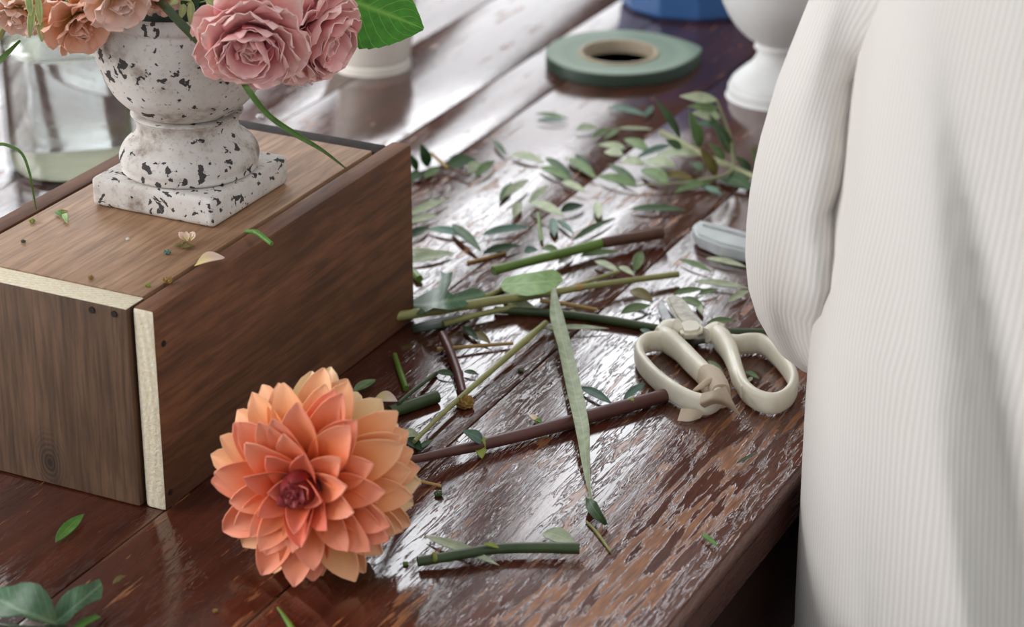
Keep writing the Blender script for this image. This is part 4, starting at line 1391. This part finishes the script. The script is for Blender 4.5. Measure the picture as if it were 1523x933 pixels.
# ================================================================ loose leaves
for a in (
    ('upper of two thin leaves alone left of the branch, below the tape roll', (797, 171), (846, 178), 6, 'olive_green'),
    ('lower of two thin leaves alone left of the branch, below the tape roll', (799, 180), (843, 182), 5, 'blue_green'),
    ('thin grey-green leaf just below the right side of the tape roll', (905, 160), (963, 173), 8, 'blue_green'),
    ('tiny leaf standing at the tip of the thin leaf below the tape roll', (959, 176), (972, 158), 9, 'blue_green'),
    ('yellowish pale leaf leftmost in the small clump below the tape roll', (856, 195), (889, 190), 10, 'olive_pale'),
    ('middle green leaf of the small clump below the tape roll', (880, 207), (908, 191), 9, 'olive_green'),
    ('right green leaf of the small clump below the tape roll', (899, 209), (921, 192), 8, 'olive_green'),
    ('thin faint leaf trailing right from the small clump below the tape roll', (918, 193), (972, 194), 4, 'blade'),
    ('small dark green leaf alone, right of the olive sprig', (734, 211), (754, 233), 8, 'olive_dark'),
    ('pale leaf end to end with a green one, right of the small dark leaf', (761, 231), (810, 243), 11, 'olive_pale'),
    ('dark green leaf lying on the pale leaf left of the branch', (811, 237), (852, 267), 12, 'olive_dark', dict(lift=0.002)),
    ('soft green leaf beneath the dark green one left of the branch', (803, 250), (850, 270), 12, 'olive_green'),
    ('pale leaf just under the soft green leaf left of the branch', (835, 272), (873, 288), 10, 'olive_pale'),
    ('broad green leaf at the left tip of the branch', (845, 237), (888, 267), 14, 'olive_green', dict(lift=0.001)),
    ('dark leaf tucked behind the broad leaf at the left tip of the branch', (855, 233), (881, 256), 9, 'deep', dict(lift=0.003)),
    ('dark green leaf in a crossed pair in the centre of the light patch', (743, 301), (762, 272), 11, 'olive_green'),
    ('pale leaf with a dark shadow in a crossed pair in the light patch', (752, 296), (787, 270), 12, 'olive_pale', dict(lift=0.004)),
    ('pale slanting leaf right of the crossed pair', (786, 307), (816, 279), 11, 'olive_pale', dict(lift=0.004)),
    ('small stubby pale leaf below the crossed pair', (763, 326), (775, 301), 14, 'olive_pale', dict(lift=0.002)),
    ('pale leaf resting on the upright bright green stalk', (789, 305), (841, 326), 13, 'olive_pale', dict(lift=0.004)),
    ('dark leaf right of the pale leaf on the green stalk', (834, 317), (868, 306), 13, 'deep'),
    ('pale oval leaf standing upright on the page, right of the dark leaf', (891, 326), (887, 299), 13, 'olive_pale', dict(maxr=0.6)),
    ('narrow dark green leaf lying level below the branch', (937, 313), (1021, 314), 9, 'olive_dark'),
    ('upper pale leaf of the pair against the box below the sprig', (606, 324), (667, 297), 12, 'olive_pale', dict(lift=0.002)),
    ('lower pale leaf of the pair against the box below the sprig', (606, 334), (654, 321), 10, 'olive_pale'),
    ('dark grey-green leaf against the box, under the pale pair', (606, 357), (638, 339), 13, 'deep'),
    ('long grey-green leaf right of the dark leaf against the box', (636, 342), (708, 354), 11, 'blue_green'),
    ('dark green leaf slanting down across the long grey-green leaf', (672, 337), (716, 377), 14, 'olive_dark', dict(lift=0.003)),
    ('grey-green leaf pointing right from the slanting dark leaf', (716, 351), (791, 337), 11, 'blue_green'),
    ('dark leaf with a twig, below the slanting dark leaf', (718, 379), (774, 366), 11, 'deep'),
    ('upper of two pale leaves against the box, near a cut stem end', (605, 377), (659, 378), 8, 'olive_pale'),
    ('lower of two pale leaves against the box, near a cut stem end', (605, 392), (677, 377), 14, 'olive_pale'),
    ('blue-green leaf hanging right of the upright green stalk', (822, 327), (825, 354), 13, 'blue_green', dict(maxr=0.6)),
    ('narrow blue-green leaf slanting right beside the upright green stalk', (829, 329), (854, 350), 8, 'blue_green'),
    ('dark narrow leaf slanting up along the plank joint above the thick stem', (850, 360), (915, 325), 9, 'olive_dark'),
    ('rounded green leaf between the brown stem end and the knife', (943, 406), (955, 375), 16, 'olive_green', dict(lift=0.002, maxr=0.6)),
    ('slim green leaf below the knife tip', (1011, 388), (1060, 406), 8, 'olive_green'),
    ('pale green slim leaf below the knife, near the sleeve', (1050, 386), (1112, 399), 8, 'olive_pale'),
    ('long pale leaf above the scissor blades, near the sleeve', (1032, 421), (1114, 430), 9, 'olive_pale'),
    ('green leaf just left under the long pale leaf above the scissors', (1000, 440), (1047, 431), 9, 'olive_green'),
    ('short green leaf just right under the long pale leaf above the scissors', (1038, 441), (1069, 432), 8, 'olive_green'),
    ('pale oval leaf beside the sleeve, above the scissors', (1082, 452), (1115, 433), 10, 'olive_pale'),
    ('green leaf touching the right side of the scissor blades', (1012, 446), (1049, 460), 12, 'olive_green'),
    ('tiny pale leaf right of the scissor blades', (1036, 450), (1045, 471), 9, 'olive_pale'),
    ('upper olive-brown leaf of the clump left of the scissor blades', (937, 436), (972, 452), 16, 'brownleaf', dict(lift=0.003)),
    ('lower green leaf of the clump left of the scissor blades', (923, 468), (968, 455), 13, 'olive_green'),
    ('pale leaf on the thin yellow-green stem above the long olive stem', (884, 391), (922, 407), 9, 'olive_pale', dict(lift=0.002)),
    ('small pale leaf resting across the right end of the long olive stem', (920, 407), (944, 418), 8, 'olive_pale', dict(lift=0.008)),
    ('pale leaf curled under the thick green stem', (830, 394), (853, 379), 9, 'olive_pale'),
    ('slim green leaf just below the brown end of the thick stem', (862, 383), (922, 375), 9, 'olive_green'),
    ('narrow pale leaf lying level right of the grass strip', (806, 491), (906, 490), 7, 'olive_pale'),
    ('blue-green leaf above the dahlia stem, right of the grass strip', (864, 578), (911, 602), 12, 'blue_green'),
    ('blue-green leaf against the left scissor handle', (927, 596), (960, 571), 11, 'blue_green'),
    ('dark leaf seen between the two scissor handles', (1053, 539), (1078, 560), 9, 'olive_green'),
    ('dark leaf inside the right scissor handle', (1108, 555), (1130, 566), 7, 'olive_green'),
    ('tiny pale leaf inside the right scissor handle', (1112, 571), (1119, 563), 6, 'olive_pale'),
    ('pale leaf crossing under the dark cut stem at the front', (633, 800), (743, 842), 14, 'olive_pale'),
    ('short broad pale leaf behind the right end of the dark cut stem', (807, 795), (858, 812), 22, 'olive_pale', dict(maxr=0.7)),
    ('bright green leaf alone on the dark boards, left of the dahlia', (83, 810), (125, 767), 17, 'fresh', dict(lift=0.002)),
    ('thin dark sliver of leaf alone below the scissors, near the table edge', (1095, 692), (1127, 675), 4, 'olive_dark'),
    ('small yellow-green scrap alone near the right table edge', (1043, 797), (1068, 815), 7, 'fresh'),
    ('green leaf tip poking up behind the dahlia', (526, 586), (559, 567), 12, 'olive_green', dict(lift=0.002)),
    ('pale leaf beside the dahlia, at the lower end of the slanting stem', (606, 640), (622, 664), 15, 'olive_pale'),
    ('dark green leaf tucked against the right side of the dahlia', (604, 655), (628, 672), 16, 'deep'),
    ('short dark green leaf between the dahlia and its stem', (622, 671), (644, 656), 8, 'olive_dark'),
    ('grey-green leaf tip under the right edge of the dahlia', (604, 700), (622, 714), 8, 'blue_green'),
    ('green leaf right of the purplish stem tip', (690, 555), (712, 559), 6, 'olive_dark'),
    ('green leaf left of the purplish stem, above the dark stem', (650, 556), (676, 560), 9, 'olive_dark'),
    ('dark brown-green leaf hanging under the long stem heap', (704, 497), (730, 512), 11, 'brownleaf'),
    ('dark leaf under the shadowed heap of stems', (688, 487), (712, 508), 10, 'deep'),
    ('pale grey leaf under the long olive stem, left of the grass strip', (752, 452), (800, 462), 12, 'olive_pale'),
    ('green leaf behind the right scissor handle neck, on the dark stem', (1050, 488), (1095, 480), 10, 'olive_green', dict(lift=0.004)),
    ('grey-green leaf left of the scissors, under the dark green stem', (952, 492), (976, 504), 8, 'blue_green'),
    ('small grey-green leaf behind the thick green stem start', (780, 378), (800, 372), 14, 'blue_green'),
    ('green leaf beneath the upright stalk, touching the thick stem', (806, 372), (832, 374), 10, 'olive_green'),
):
    kw = a[5] if len(a) > 5 else {}
    kw.setdefault('roll', 12 + ((a[1][0] * 7 + a[1][1] * 3) % 17))
    leaf(a[0], a[1], a[2], a[3], a[4], **kw)

# broad leaves
def relief(amp, fold=0.0, base=0.0015, wave=0.0, tip=0.0):
    return lambda s, w: base + amp * math.sin(math.pi * max(0, min(1, s))) + fold * abs(w) + wave * (1 + math.sin(5 * s + 2.5 * w)) + tip * max(0, s) ** 2


mesh_thing('broad_leaf', 'broad pale green leaf lying face down behind the long olive stem', 'leaf',
           poly_leaf_geo([(744, 424), (752, 413), (775, 408), (800, 404), (822, 400), (833, 407), (838, 417), (826, 428), (812, 436), (785, 440), (760, 438), (748, 432)], TZ, relief(0.008, 0.001, 0.004), axis=((744, 424), (838, 417))), M['pale_leaf'])
mesh_thing('lobed_leaf', 'blue-green lobed leaf with an upturned tip, beside the box under the stems', 'leaf',
           poly_leaf_geo([(606, 464), (611, 448), (624, 440), (640, 432), (651, 425), (657, 413), (655, 403), (664, 407), (674, 404), (671, 420), (665, 432), (674, 438), (688, 433), (702, 428), (712, 430), (723, 437), (712, 446), (699, 449), (690, 457), (668, 461), (645, 458), (628, 467)], TZ, relief(0.011, 0.003, 0.003, 0.0016), axis=((606, 460), (720, 438))), M['serrate'])
mesh_thing('broad_leaf', 'dark leaf in the shadow under the left end of the long olive stem', 'leaf',
           poly_leaf_geo([(612, 484), (630, 478), (655, 472), (690, 468), (700, 474), (660, 486), (632, 492), (615, 494)], TZ, relief(0.002, 0.0, 0.0008), axis=((612, 488), (700, 472))), M['deep'])
cl = thing('rose_leaves', 'cluster of grey-green toothed leaves in the bottom left corner', 'leaf cluster', Vector((P(80, 930).x, P(80, 930).y, TZ)))
cl.name = 'leaf_cluster'


def scallop(pts, n=5, amp=1.6):
    out = []
    for i in range(len(pts)):
        a, b = Vector(pts[i]), Vector(pts[(i + 1) % len(pts)])
        m = max(1, int((b - a).length / 12))
        for k in range(m):
            q = a.lerp(b, k / m)
            nn = Vector((b.y - a.y, a.x - b.x)).normalized()
            out.append(tuple(q + nn * (amp if k % 2 else 0)))
    return out


ge = poly_leaf_geo(scallop([(-22, 876), (18, 872), (45, 866), (58, 869), (70, 882), (80, 904), (83, 929), (60, 925), (33, 914), (12, 917), (-22, 914)]), TZ, relief(0.008, 0.002, 0.010, 0.0012), axis=((83, 929), (-22, 885)))
mk('leaflet', ge[0], ge[1], M['serrate'], cl, ge[2], ang=1.2)
ge = poly_leaf_geo(scallop([(83, 929), (82, 903), (100, 880), (130, 868), (148, 861), (153, 873), (151, 889), (130, 899), (112, 912), (94, 928)]), TZ, relief(0.004, 0.0, 0.006, 0.0014, 0.004), axis=((84, 926), (152, 868)))
mk('leaflet', ge[0], ge[1], M['serrate'], cl, ge[2], ang=1.2)
ge = poly_leaf_geo([(104, 938), (118, 923), (142, 914), (150, 918), (128, 929), (116, 940)], TZ, relief(0.002, 0.0, 0.004), axis=((104, 938), (150, 916)))
mk('leaflet', ge[0], ge[1], M['fresh'], cl, ge[2], ang=1.2)
ge = poly_leaf_geo(scallop([(50, 950), (58, 933), (76, 929), (100, 931), (104, 950)]), TZ, relief(0.003, 0.0, 0.003), axis=((84, 929), (70, 952)))
mk('leaflet', ge[0], ge[1], M['serrate'], cl, ge[2], ang=1.2)
ge = stem_geo([(84, 927), (60, 934), (10, 930), (-20, 922)], [2.6, 2.6, 2.4, 2.0], TZ, [0.006, 0.004, 0.002, 0.0])
mk('stalk', ge[0], ge[1], M['st_dark'], cl, ge[2])

# ================================================================ scraps
def crumb(label, x, y, rpx, mat, z=TZ, seed=0, name='plant_scrap', cat='plant scrap', group=None):
    rnd = random.Random(seed)
    bm = bmesh.new()
    bmesh.ops.create_icosphere(bm, subdivisions=3, radius=1)
    c = P(x, y, z)
    r = rpx * mpp(c)
    ph = [rnd.uniform(0, 6) for _ in range(6)]
    vs = []
    for v in bm.verts:
        d = v.co.normalized()
        k = 1 + 0.22 * math.sin(5 * d.x + ph[0]) * math.sin(6 * d.y + ph[1]) + 0.16 * math.sin(11 * d.z + ph[2] + 7 * d.x) + 0.1 * math.sin(17 * d.y + ph[3])
        vs.append(c + Vector((d.x * k * r, d.y * k * r, max(0.0, (d.z * 0.62 + 0.55)) * k * r)))
    fs = [tuple(v.index for v in f.verts) for f in bm.faces]
    bm.free()
    return tag(mk(name, vs, fs, M[mat]), label, cat, group)


crumb('dried yellow-brown flower head on the table under the slanting pale stem', 691, 606, 14, 'debris', TZ, 4)
crumb('tiny green scrap alone on the glossy table, left of the grass strip', 774, 553, 4, 'st_dark', TZ, 5)
crumb('tiny dark scrap right of the dahlia tip twig', 652, 738, 6, 'st_dark', TZ, 6)
crumb('tiny green scrap at the left end of the dark cut stem', 603, 841, 4, 'st_green', TZ, 7)
crumb('tan scrap in the joint between the boards at the bottom left', 320, 911, 4, 'debris', TZ, 8)
sc1 = thing('plant_scrap', 'pinkish green bud scrap just above the dahlia stem', 'plant scrap', P(797, 627))
for b, t, mt in (((802, 630), (787, 617), 'pinkpetal'), ((797, 629), (806, 624), 'st_green'), ((793, 622), (806, 630), 'fresh')):
    ge = free_leaf_geo(P(b[0], b[1], TZ + 0.0014), P(t[0], t[1], TZ + 0.002), 0.003)
    mk('bit', ge[0], ge[1], M[mt], sc1, ge[2])
mesh_thing('petal', 'fallen faded pink petal behind the dahlia', 'petal', leaf_geo((558, 594), (592, 598), 22, roll=30, arch=0.3), M['pinkpetal'])
mesh_thing('leaf_scrap', 'curled tan scrap alone on the boards below the box corner', 'plant scrap', leaf_geo((168, 871), (187, 858), 7, roll=35, arch=0.3), M['brownleaf'])
# on the box
mesh_thing('petal', 'pale pink petal lying on the edge of the wooden box', 'petal', leaf_geo((289, 397), (334, 384), 15, z=BZ, roll=18, arch=0.25, sharp=1.25), M['pinkpetal'])
fb_ = thing('flower_scrap', 'tiny faded pink flower on the box top, in front of the urn', 'flower', P(280, 358, BZ))
for k in range(7):
    c = P(280 + 6 * math.cos(k * 0.9) * (k > 0), 351 + 2.2 * math.sin(k * 0.9) * (k > 0), BZ + 0.0035)
    a_ = k * 0.9
    ge = free_leaf_geo(c - Vector((0, 0, 0.002)), c + Vector((0.0028 * math.cos(a_), 0.002 * math.sin(a_), 0.002)), 0.003, Vector((0, -0.5, 1)), sharp=1.3)
    mk('petal', ge[0], ge[1], M['pinkpetal'], fb_, ge[2])
for b, t in (((272, 366), (258, 364)), ((272, 368), (290, 366)), ((280, 360), (270, 369))):
    ge = free_leaf_geo(P(b[0], b[1], BZ + 0.0012), P(t[0], t[1], BZ + 0.0010), 0.0022)
    mk('leaf', ge[0], ge[1], M['brownleaf'], fb_, ge[2])
mesh_thing('leaf_scrap', 'curled bright green scrap at the box edge beside the pink petal', 'plant scrap', stem_geo([(365, 344), (382, 346), (404, 363)], [2, 3.6, 3.0], BZ, [0.0006, 0.003, 0.0008]), M['fresh'])
sc2 = thing('plant_scrap', 'yellow-green scrap on the box top, left of the urn', 'plant scrap', P(92, 322, BZ))
for b, t, mt in (((84, 318), (101, 314), 'node'), ((95, 318), (100, 332), 'pale_leaf'), ((83, 314), (92, 322), 'fresh')):
    ge = free_leaf_geo(P(b[0], b[1], BZ + 0.0010), P(t[0], t[1], BZ + 0.0010), 0.0026)
    mk('bit', ge[0], ge[1], M[mt], sc2, ge[2])
crumb('small green crumb at the left edge of the box top', 48, 331, 4.5, 'node', BZ, 11)
crumb('small dark green crumb near the left end of the raw cut strip', 35, 361, 3.5, 'st_dark', BZ, 12)
crumb('flat green scrap on the box top, left of the tiny pink flower', 249, 378, 5, 'blue_green', BZ, 13)
crumb('yellow crumb beside the raw cut strip of the box', 135, 415, 4, 'debris', BZ, 14)
crumb('yellow-green crumb beside the groove at the box front', 220, 426, 4, 'node', BZ, 15)
crumb('reddish dried bud lying in the groove of the box top', 250, 421, 6.5, 'debris', BZ, 16)
crumb('tiny white crumb in the middle of the box top', 190, 357, 2.6, 'white', BZ, 17)
crumb('white crumb at the far edge of the box, behind the urn', 386, 176, 5, 'white', BZ, 18)

# ================================================================ person at the right edge of the table
person = thing('person', 'person in a cream ribbed dress with a loose sleeve, working at the table', 'person', Vector((0.31, 0.99, 0.0)))
PV = [((0.32, 0.99, 0.96), 0.085), ((0.32, 0.99, 1.12), 0.085), ((0.32, 0.99, 1.27), 0.095), ((0.32, 0.99, 1.38), 0.075), ((0.315, 0.995, 1.47), 0.045), ((0.305, 1.0, 1.56), 0.07), ((0.30, 1.002, 1.64), 0.085), ((0.305, 1.0, 1.71), 0.06),
      ((0.255, 0.92, 1.37), 0.05), ((0.215, 1.00, 1.10), 0.036), ((0.186, 1.15, 0.850), 0.023), ((0.186, 1.215, 0.812), 0.021), ((0.185, 1.250, 0.789), 0.017),
      ((0.385, 1.09, 1.37), 0.05), ((0.36, 1.22, 1.12), 0.038), ((0.312, 1.36, 0.93), 0.026), ((0.300, 1.410, 0.893), 0.018),
      ((0.33, 0.935, 0.88), 0.062), ((0.33, 0.915, 0.50), 0.046), ((0.33, 0.90, 0.09), 0.034), ((0.25, 0.92, 0.035), 0.03),
      ((0.35, 1.045, 0.88), 0.062), ((0.36, 1.06, 0.50), 0.046), ((0.37, 1.08, 0.09), 0.034), ((0.29, 1.11, 0.035), 0.03), ((0.215, 1.02, 1.605), 0.013)]
PE = [(0, 1), (1, 2), (2, 3), (3, 4), (4, 5), (5, 6), (6, 7), (3, 8), (8, 9), (9, 10), (10, 11), (11, 12), (3, 13), (13, 14), (14, 15), (15, 16),
      (0, 17), (17, 18), (18, 19), (19, 20), (0, 21), (21, 22), (22, 23), (23, 24), (6, 25)]


def add_fingers(root_i, palm_end, fw, side, thumb_from, curl=-0.35, up=Vector((0, 0, 1))):
    fw = fw.normalized()
    side = side.normalized()
    pe = Vector(palm_end)
    for k, (off, L) in enumerate(((-0.030, 0.064), (-0.010, 0.072), (0.010, 0.067), (0.029, 0.053))):
        i0 = len(PV)
        p = pe + side * off - fw * abs(off) * 0.25
        PV.append((tuple(p), 0.0092))
        PE.append((root_i, i0))
        d = (fw + side * off * 5).normalized()
        q = p + d * L * 0.42 + up * 0.004
        PV.append((tuple(q), 0.0076))
        PE.append((i0, i0 + 1))
        d2 = (d + up * curl).normalized()
        q = q + d2 * L * 0.32
        PV.append((tuple(q), 0.0068))
        PE.append((i0 + 1, i0 + 2))
        d3 = (d + up * curl * 2.0).normalized()
        q = q + d3 * L * 0.26
        PV.append((tuple(q), 0.0058))
        PE.append((i0 + 2, i0 + 3))
    i0 = len(PV)
    tb = Vector(PV[thumb_from][0])
    PV.append((tuple(tb + side * -0.022 + fw * 0.016), 0.0095))
    PE.append((thumb_from, i0))
    PV.append((tuple(tb + side * -0.036 + fw * 0.040), 0.0080))
    PE.append((i0, i0 + 1))
    PV.append((tuple(tb + side * -0.040 + fw * 0.062), 0.0062))
    PE.append((i0 + 1, i0 + 2))


add_fingers(11, (0.184, 1.275, 0.781), Vector((-0.02, 0.98, -0.10)), Vector((1, 0.05, 0)), 11, -0.2)
add_fingers(15, (0.294, 1.445, 0.870), Vector((-0.22, 0.86, -0.45)), Vector((0.96, 0.25, 0)), 15, -0.2)
me = bpy.data.meshes.new('body')
off = Vector(person.location)
me.from_pydata([tuple(Vector(p) - off) for p, r in PV], PE, [])
body = bpy.data.objects.new('body', me)
COL.objects.link(body)
body.parent = person
sk = body.modifiers.new('skin', 'SKIN')
sk.use_smooth_shade = True
for v, (p, r) in zip(me.skin_vertices[0].data, PV):
    v.radius = (r, r)
me.skin_vertices[0].data[0].use_root = True
ss = body.modifiers.new('subd', 'SUBSURF')
ss.levels = ss.render_levels = 2
me.materials.append(M['skin'])


def slices_geo(zs, fn, seg=144, ribs=150, cap=True):
    verts, faces, uvs = [], [], []
    for j, z in enumerate(zs):
        for k in range(seg + 1):
            a = 2 * math.pi * k / seg
            verts.append(fn(a, z))
            uvs.append((k / seg * ribs, z * 2))
    w = seg + 1
    for j in range(len(zs) - 1):
        for k in range(seg):
            faces.append((j * w + k, j * w + k + 1, (j + 1) * w + k + 1, (j + 1) * w + k))
    if cap:
        faces.append(tuple(reversed([k for k in range(seg)])))
        faces.append(tuple((len(zs) - 1) * w + k for k in range(seg)))
    return verts, faces, uvs


def interp(tab, z):
    if z <= tab[0][0]:
        return tab[0][1]
    for (a, va), (b, vb) in zip(tab, tab[1:]):
        if z <= b:
            t = (z - a) / (b - a)
            t = t * t * (3 - 2 * t) if False else t
            return va + (vb - va) * t
    return tab[-1][1]


def dress_pt(a, z):
    left = interp([(0.22, 0.140), (0.5, 0.138), (0.73, 0.137), (0.86, 0.1365), (1.0, 0.1510), (1.12, 0.170), (1.25, 0.175), (1.36, 0.20), (1.43, 0.25)], z)
    right = interp([(0.22, 0.57), (0.73, 0.50), (1.0, 0.46), (1.12, 0.44), (1.25, 0.46), (1.36, 0.44), (1.43, 0.37)], z)
    by = interp([(0.22, 0.20), (0.73, 0.165), (1.0, 0.145), (1.12, 0.13), (1.25, 0.155), (1.38, 0.13), (1.43, 0.07)], z)
    cx, ax = (left + right) / 2, (right - left) / 2
    ca, sa = math.cos(a), math.sin(a)
    px_ = cx + ax * math.copysign(abs(ca) ** 0.85, ca)
    py_ = 0.99 + by * math.copysign(abs(sa) ** 0.85, sa)
    # hanging folds on the front and back of the skirt
    k = max(0.0, min(1, (1.18 - z) / 0.25)) * min(1, abs(sa) ** 0.8 * 1.6)
    q = px_ - 0.161 - 0.16 * (0.93 - z)
    f = 0.0105 * math.cos(2 * math.pi * q / 0.052) + 0.0022 * math.cos(2 * math.pi * (q + 0.05 * z) / 0.021 + 1.3)
    py_ += k * f * (-1 if sa < 0 else 1)
    q_ = Vector((px_, py_, z))
    v_ = q_.dot(VD)
    if z < TZ + 0.03 and v_ < VE + 0.006:      # the skirt is pressed flat where it meets the table
        q_ += VD * (VE + 0.006 - v_)
    return q_


zs = [0.22 + i * (1.43 - 0.22) / 60 for i in range(61)]
ge = slices_geo(zs, dress_pt, 420, 300)
mk('dress', ge[0], ge[1], M['fabric'], person, ge[2], ang=1.5)


def sleeve_pt(a, z):
    z0_ = z
    left = interp([(0.800, 0.165), (0.803, 0.152), (0.810, 0.1385), (0.822, 0.1255), (0.836, 0.1170), (0.852, 0.1115), (0.870, 0.1085), (0.890, 0.1085), (0.915, 0.1110), (0.95, 0.1185), (0.99, 0.1310), (1.06, 0.150), (1.16, 0.172), (1.28, 0.19), (1.38, 0.215)], z)
    right = interp([(0.800, 0.180), (0.812, 0.20), (0.85, 0.215), (0.95, 0.232), (1.06, 0.25), (1.2, 0.28), (1.38, 0.30)], z)
    by = interp([(0.800, 0.012), (0.812, 0.034), (0.84, 0.056), (0.90, 0.068), (1.0, 0.065), (1.15, 0.06), (1.38, 0.05)], z)
    cy = interp([(0.80, 1.06), (0.90, 1.03), (1.1, 1.01), (1.38, 0.93)], z)
    cx, ax = (left + right) / 2, (right - left) / 2
    ca, sa = math.cos(a), math.sin(a)
    fold = 0.006 * math.sin(9 * a + 9 * z) * abs(sa) + 0.016 * math.sin(5 * a + 42 * z + 1.0) * max(0.0, -sa) * min(1, max(0, (z - 0.81) / 0.04))
    x_, y_ = cx + ax * ca, cy + (by + fold) * sa
    if sa < 0:                       # soft dents where the loose cloth sinks in
        for (dx, dz, rx, rz, dd) in ((0.152, 0.962, 0.011, 0.030, 0.030), (0.140, 0.850, 0.014, 0.016, 0.026), (0.142, 0.905, 0.012, 0.012, 0.014)):
            y_ += dd * math.exp(-((x_ - dx) / rx) ** 2 - ((z - dz) / rz) ** 2)
    return Vector((x_, y_, z0_ - 0.010 * max(0.0, min(1.0, (0.90 - z0_) / 0.05))))


zs = [0.800, 0.8015, 0.804, 0.808, 0.814, 0.822, 0.830] + [0.84 + i * 0.0135 for i in range(41)]
ge = slices_geo(zs, sleeve_pt, 120, 120)
mk('sleeve', ge[0], ge[1], M['fabric'], person, ge[2], ang=1.5)
ge = tube([Vector((0.182, 1.09, 0.868)), Vector((0.178, 1.14, 0.852)), Vector((0.174, 1.185, 0.826))], [0.040, 0.036, 0.029], 20, 5)
mk('cuff', ge[0], ge[1], M['fabric'], person, [(u * 60, v) for u, v in ge[2]], ang=1.4)
ge = tube([Vector((0.385, 1.08, 1.385)), Vector((0.380, 1.14, 1.26)), Vector((0.358, 1.22, 1.11)), Vector((0.334, 1.285, 1.015)), Vector((0.318, 1.335, 0.958))], [0.062, 0.066, 0.072, 0.064, 0.036], 28, 6)
mk('sleeve', ge[0], ge[1], M['fabric'], person, [(u * 80, v) for u, v in ge[2]], ang=1.4)
# hair: a close cap over the back of the head with a low knot
hv, hf, hu = lathe(prof_smooth([(0.0, 0.165), (0.05, 0.155), (0.085, 0.115), (0.096, 0.065), (0.088, 0.02), (0.07, 0.0), (0.0, 0.0)], 5), (0.325, 0.992, 1.60), 40)
mk('hair', hv, hf, M['hair'], person)
for (x, y) in ((0.285, 0.905), (0.325, 1.095)):
    ge = tube([Vector((x + 0.055, y - 0.02, 0.035)), Vector((x, y, 0.036)), Vector((x - 0.08, y + 0.04, 0.030)), Vector((x - 0.12, y + 0.06, 0.024))], [0.034, 0.040, 0.036, 0.022], 16, 5, False, (1.0, 0.8))
    zmin = min(v.z for v in ge[0])
    mk('shoe', [v - Vector((0, 0, zmin - 0.001)) for v in ge[0]], ge[1], M['shoe'], person)

# ================================================================ light and camera
w = bpy.data.worlds.new('overcast_daylight')
sc.world = w
w.use_nodes = True
bg = w.node_tree.nodes['Background']
bg.inputs['Color'].default_value = (0.93, 0.965, 1.0, 1)
bg.inputs['Strength'].default_value = 0.71


def area(name, loc, target, sx, sy, power, col=(1, 1, 1)):
    ld = bpy.data.lights.new(name, 'AREA')
    ld.shape = 'RECTANGLE'
    ld.size, ld.size_y = sx, sy
    ld.energy = power
    ld.color = col
    o = bpy.data.objects.new(name, ld)
    COL.objects.link(o)
    o.location = loc
    o.rotation_euler = (Vector(target) - Vector(loc)).to_track_quat('-Z', 'Y').to_euler()
    return o


cam = bpy.data.cameras.new('camera')
co = bpy.data.objects.new('camera', cam)
COL.objects.link(co)
co.location = CAM
co.rotation_euler = (math.pi / 2 - PITCH, 0, 0)
cam.sensor_width = 36.0
cam.lens = F / 1523 * 36.0
cam.clip_start = 0.05
cam.clip_end = 50
cam.dof.use_dof = True
cam.dof.focus_distance = 1.18
cam.dof.aperture_fstop = 9.5
sc.camera = co
vs_ = sc.view_settings
sc.display_settings.display_device = 'sRGB'
vs_.view_transform = 'Standard'
vs_.look = 'None'
vs_.gamma = 1.0
vs_.use_curve_mapping = False
vs_.exposure = 0.0
sc.cycles.use_denoising = True
sc.cycles.max_bounces = 8
sc.cycles.transparent_max_bounces = 12
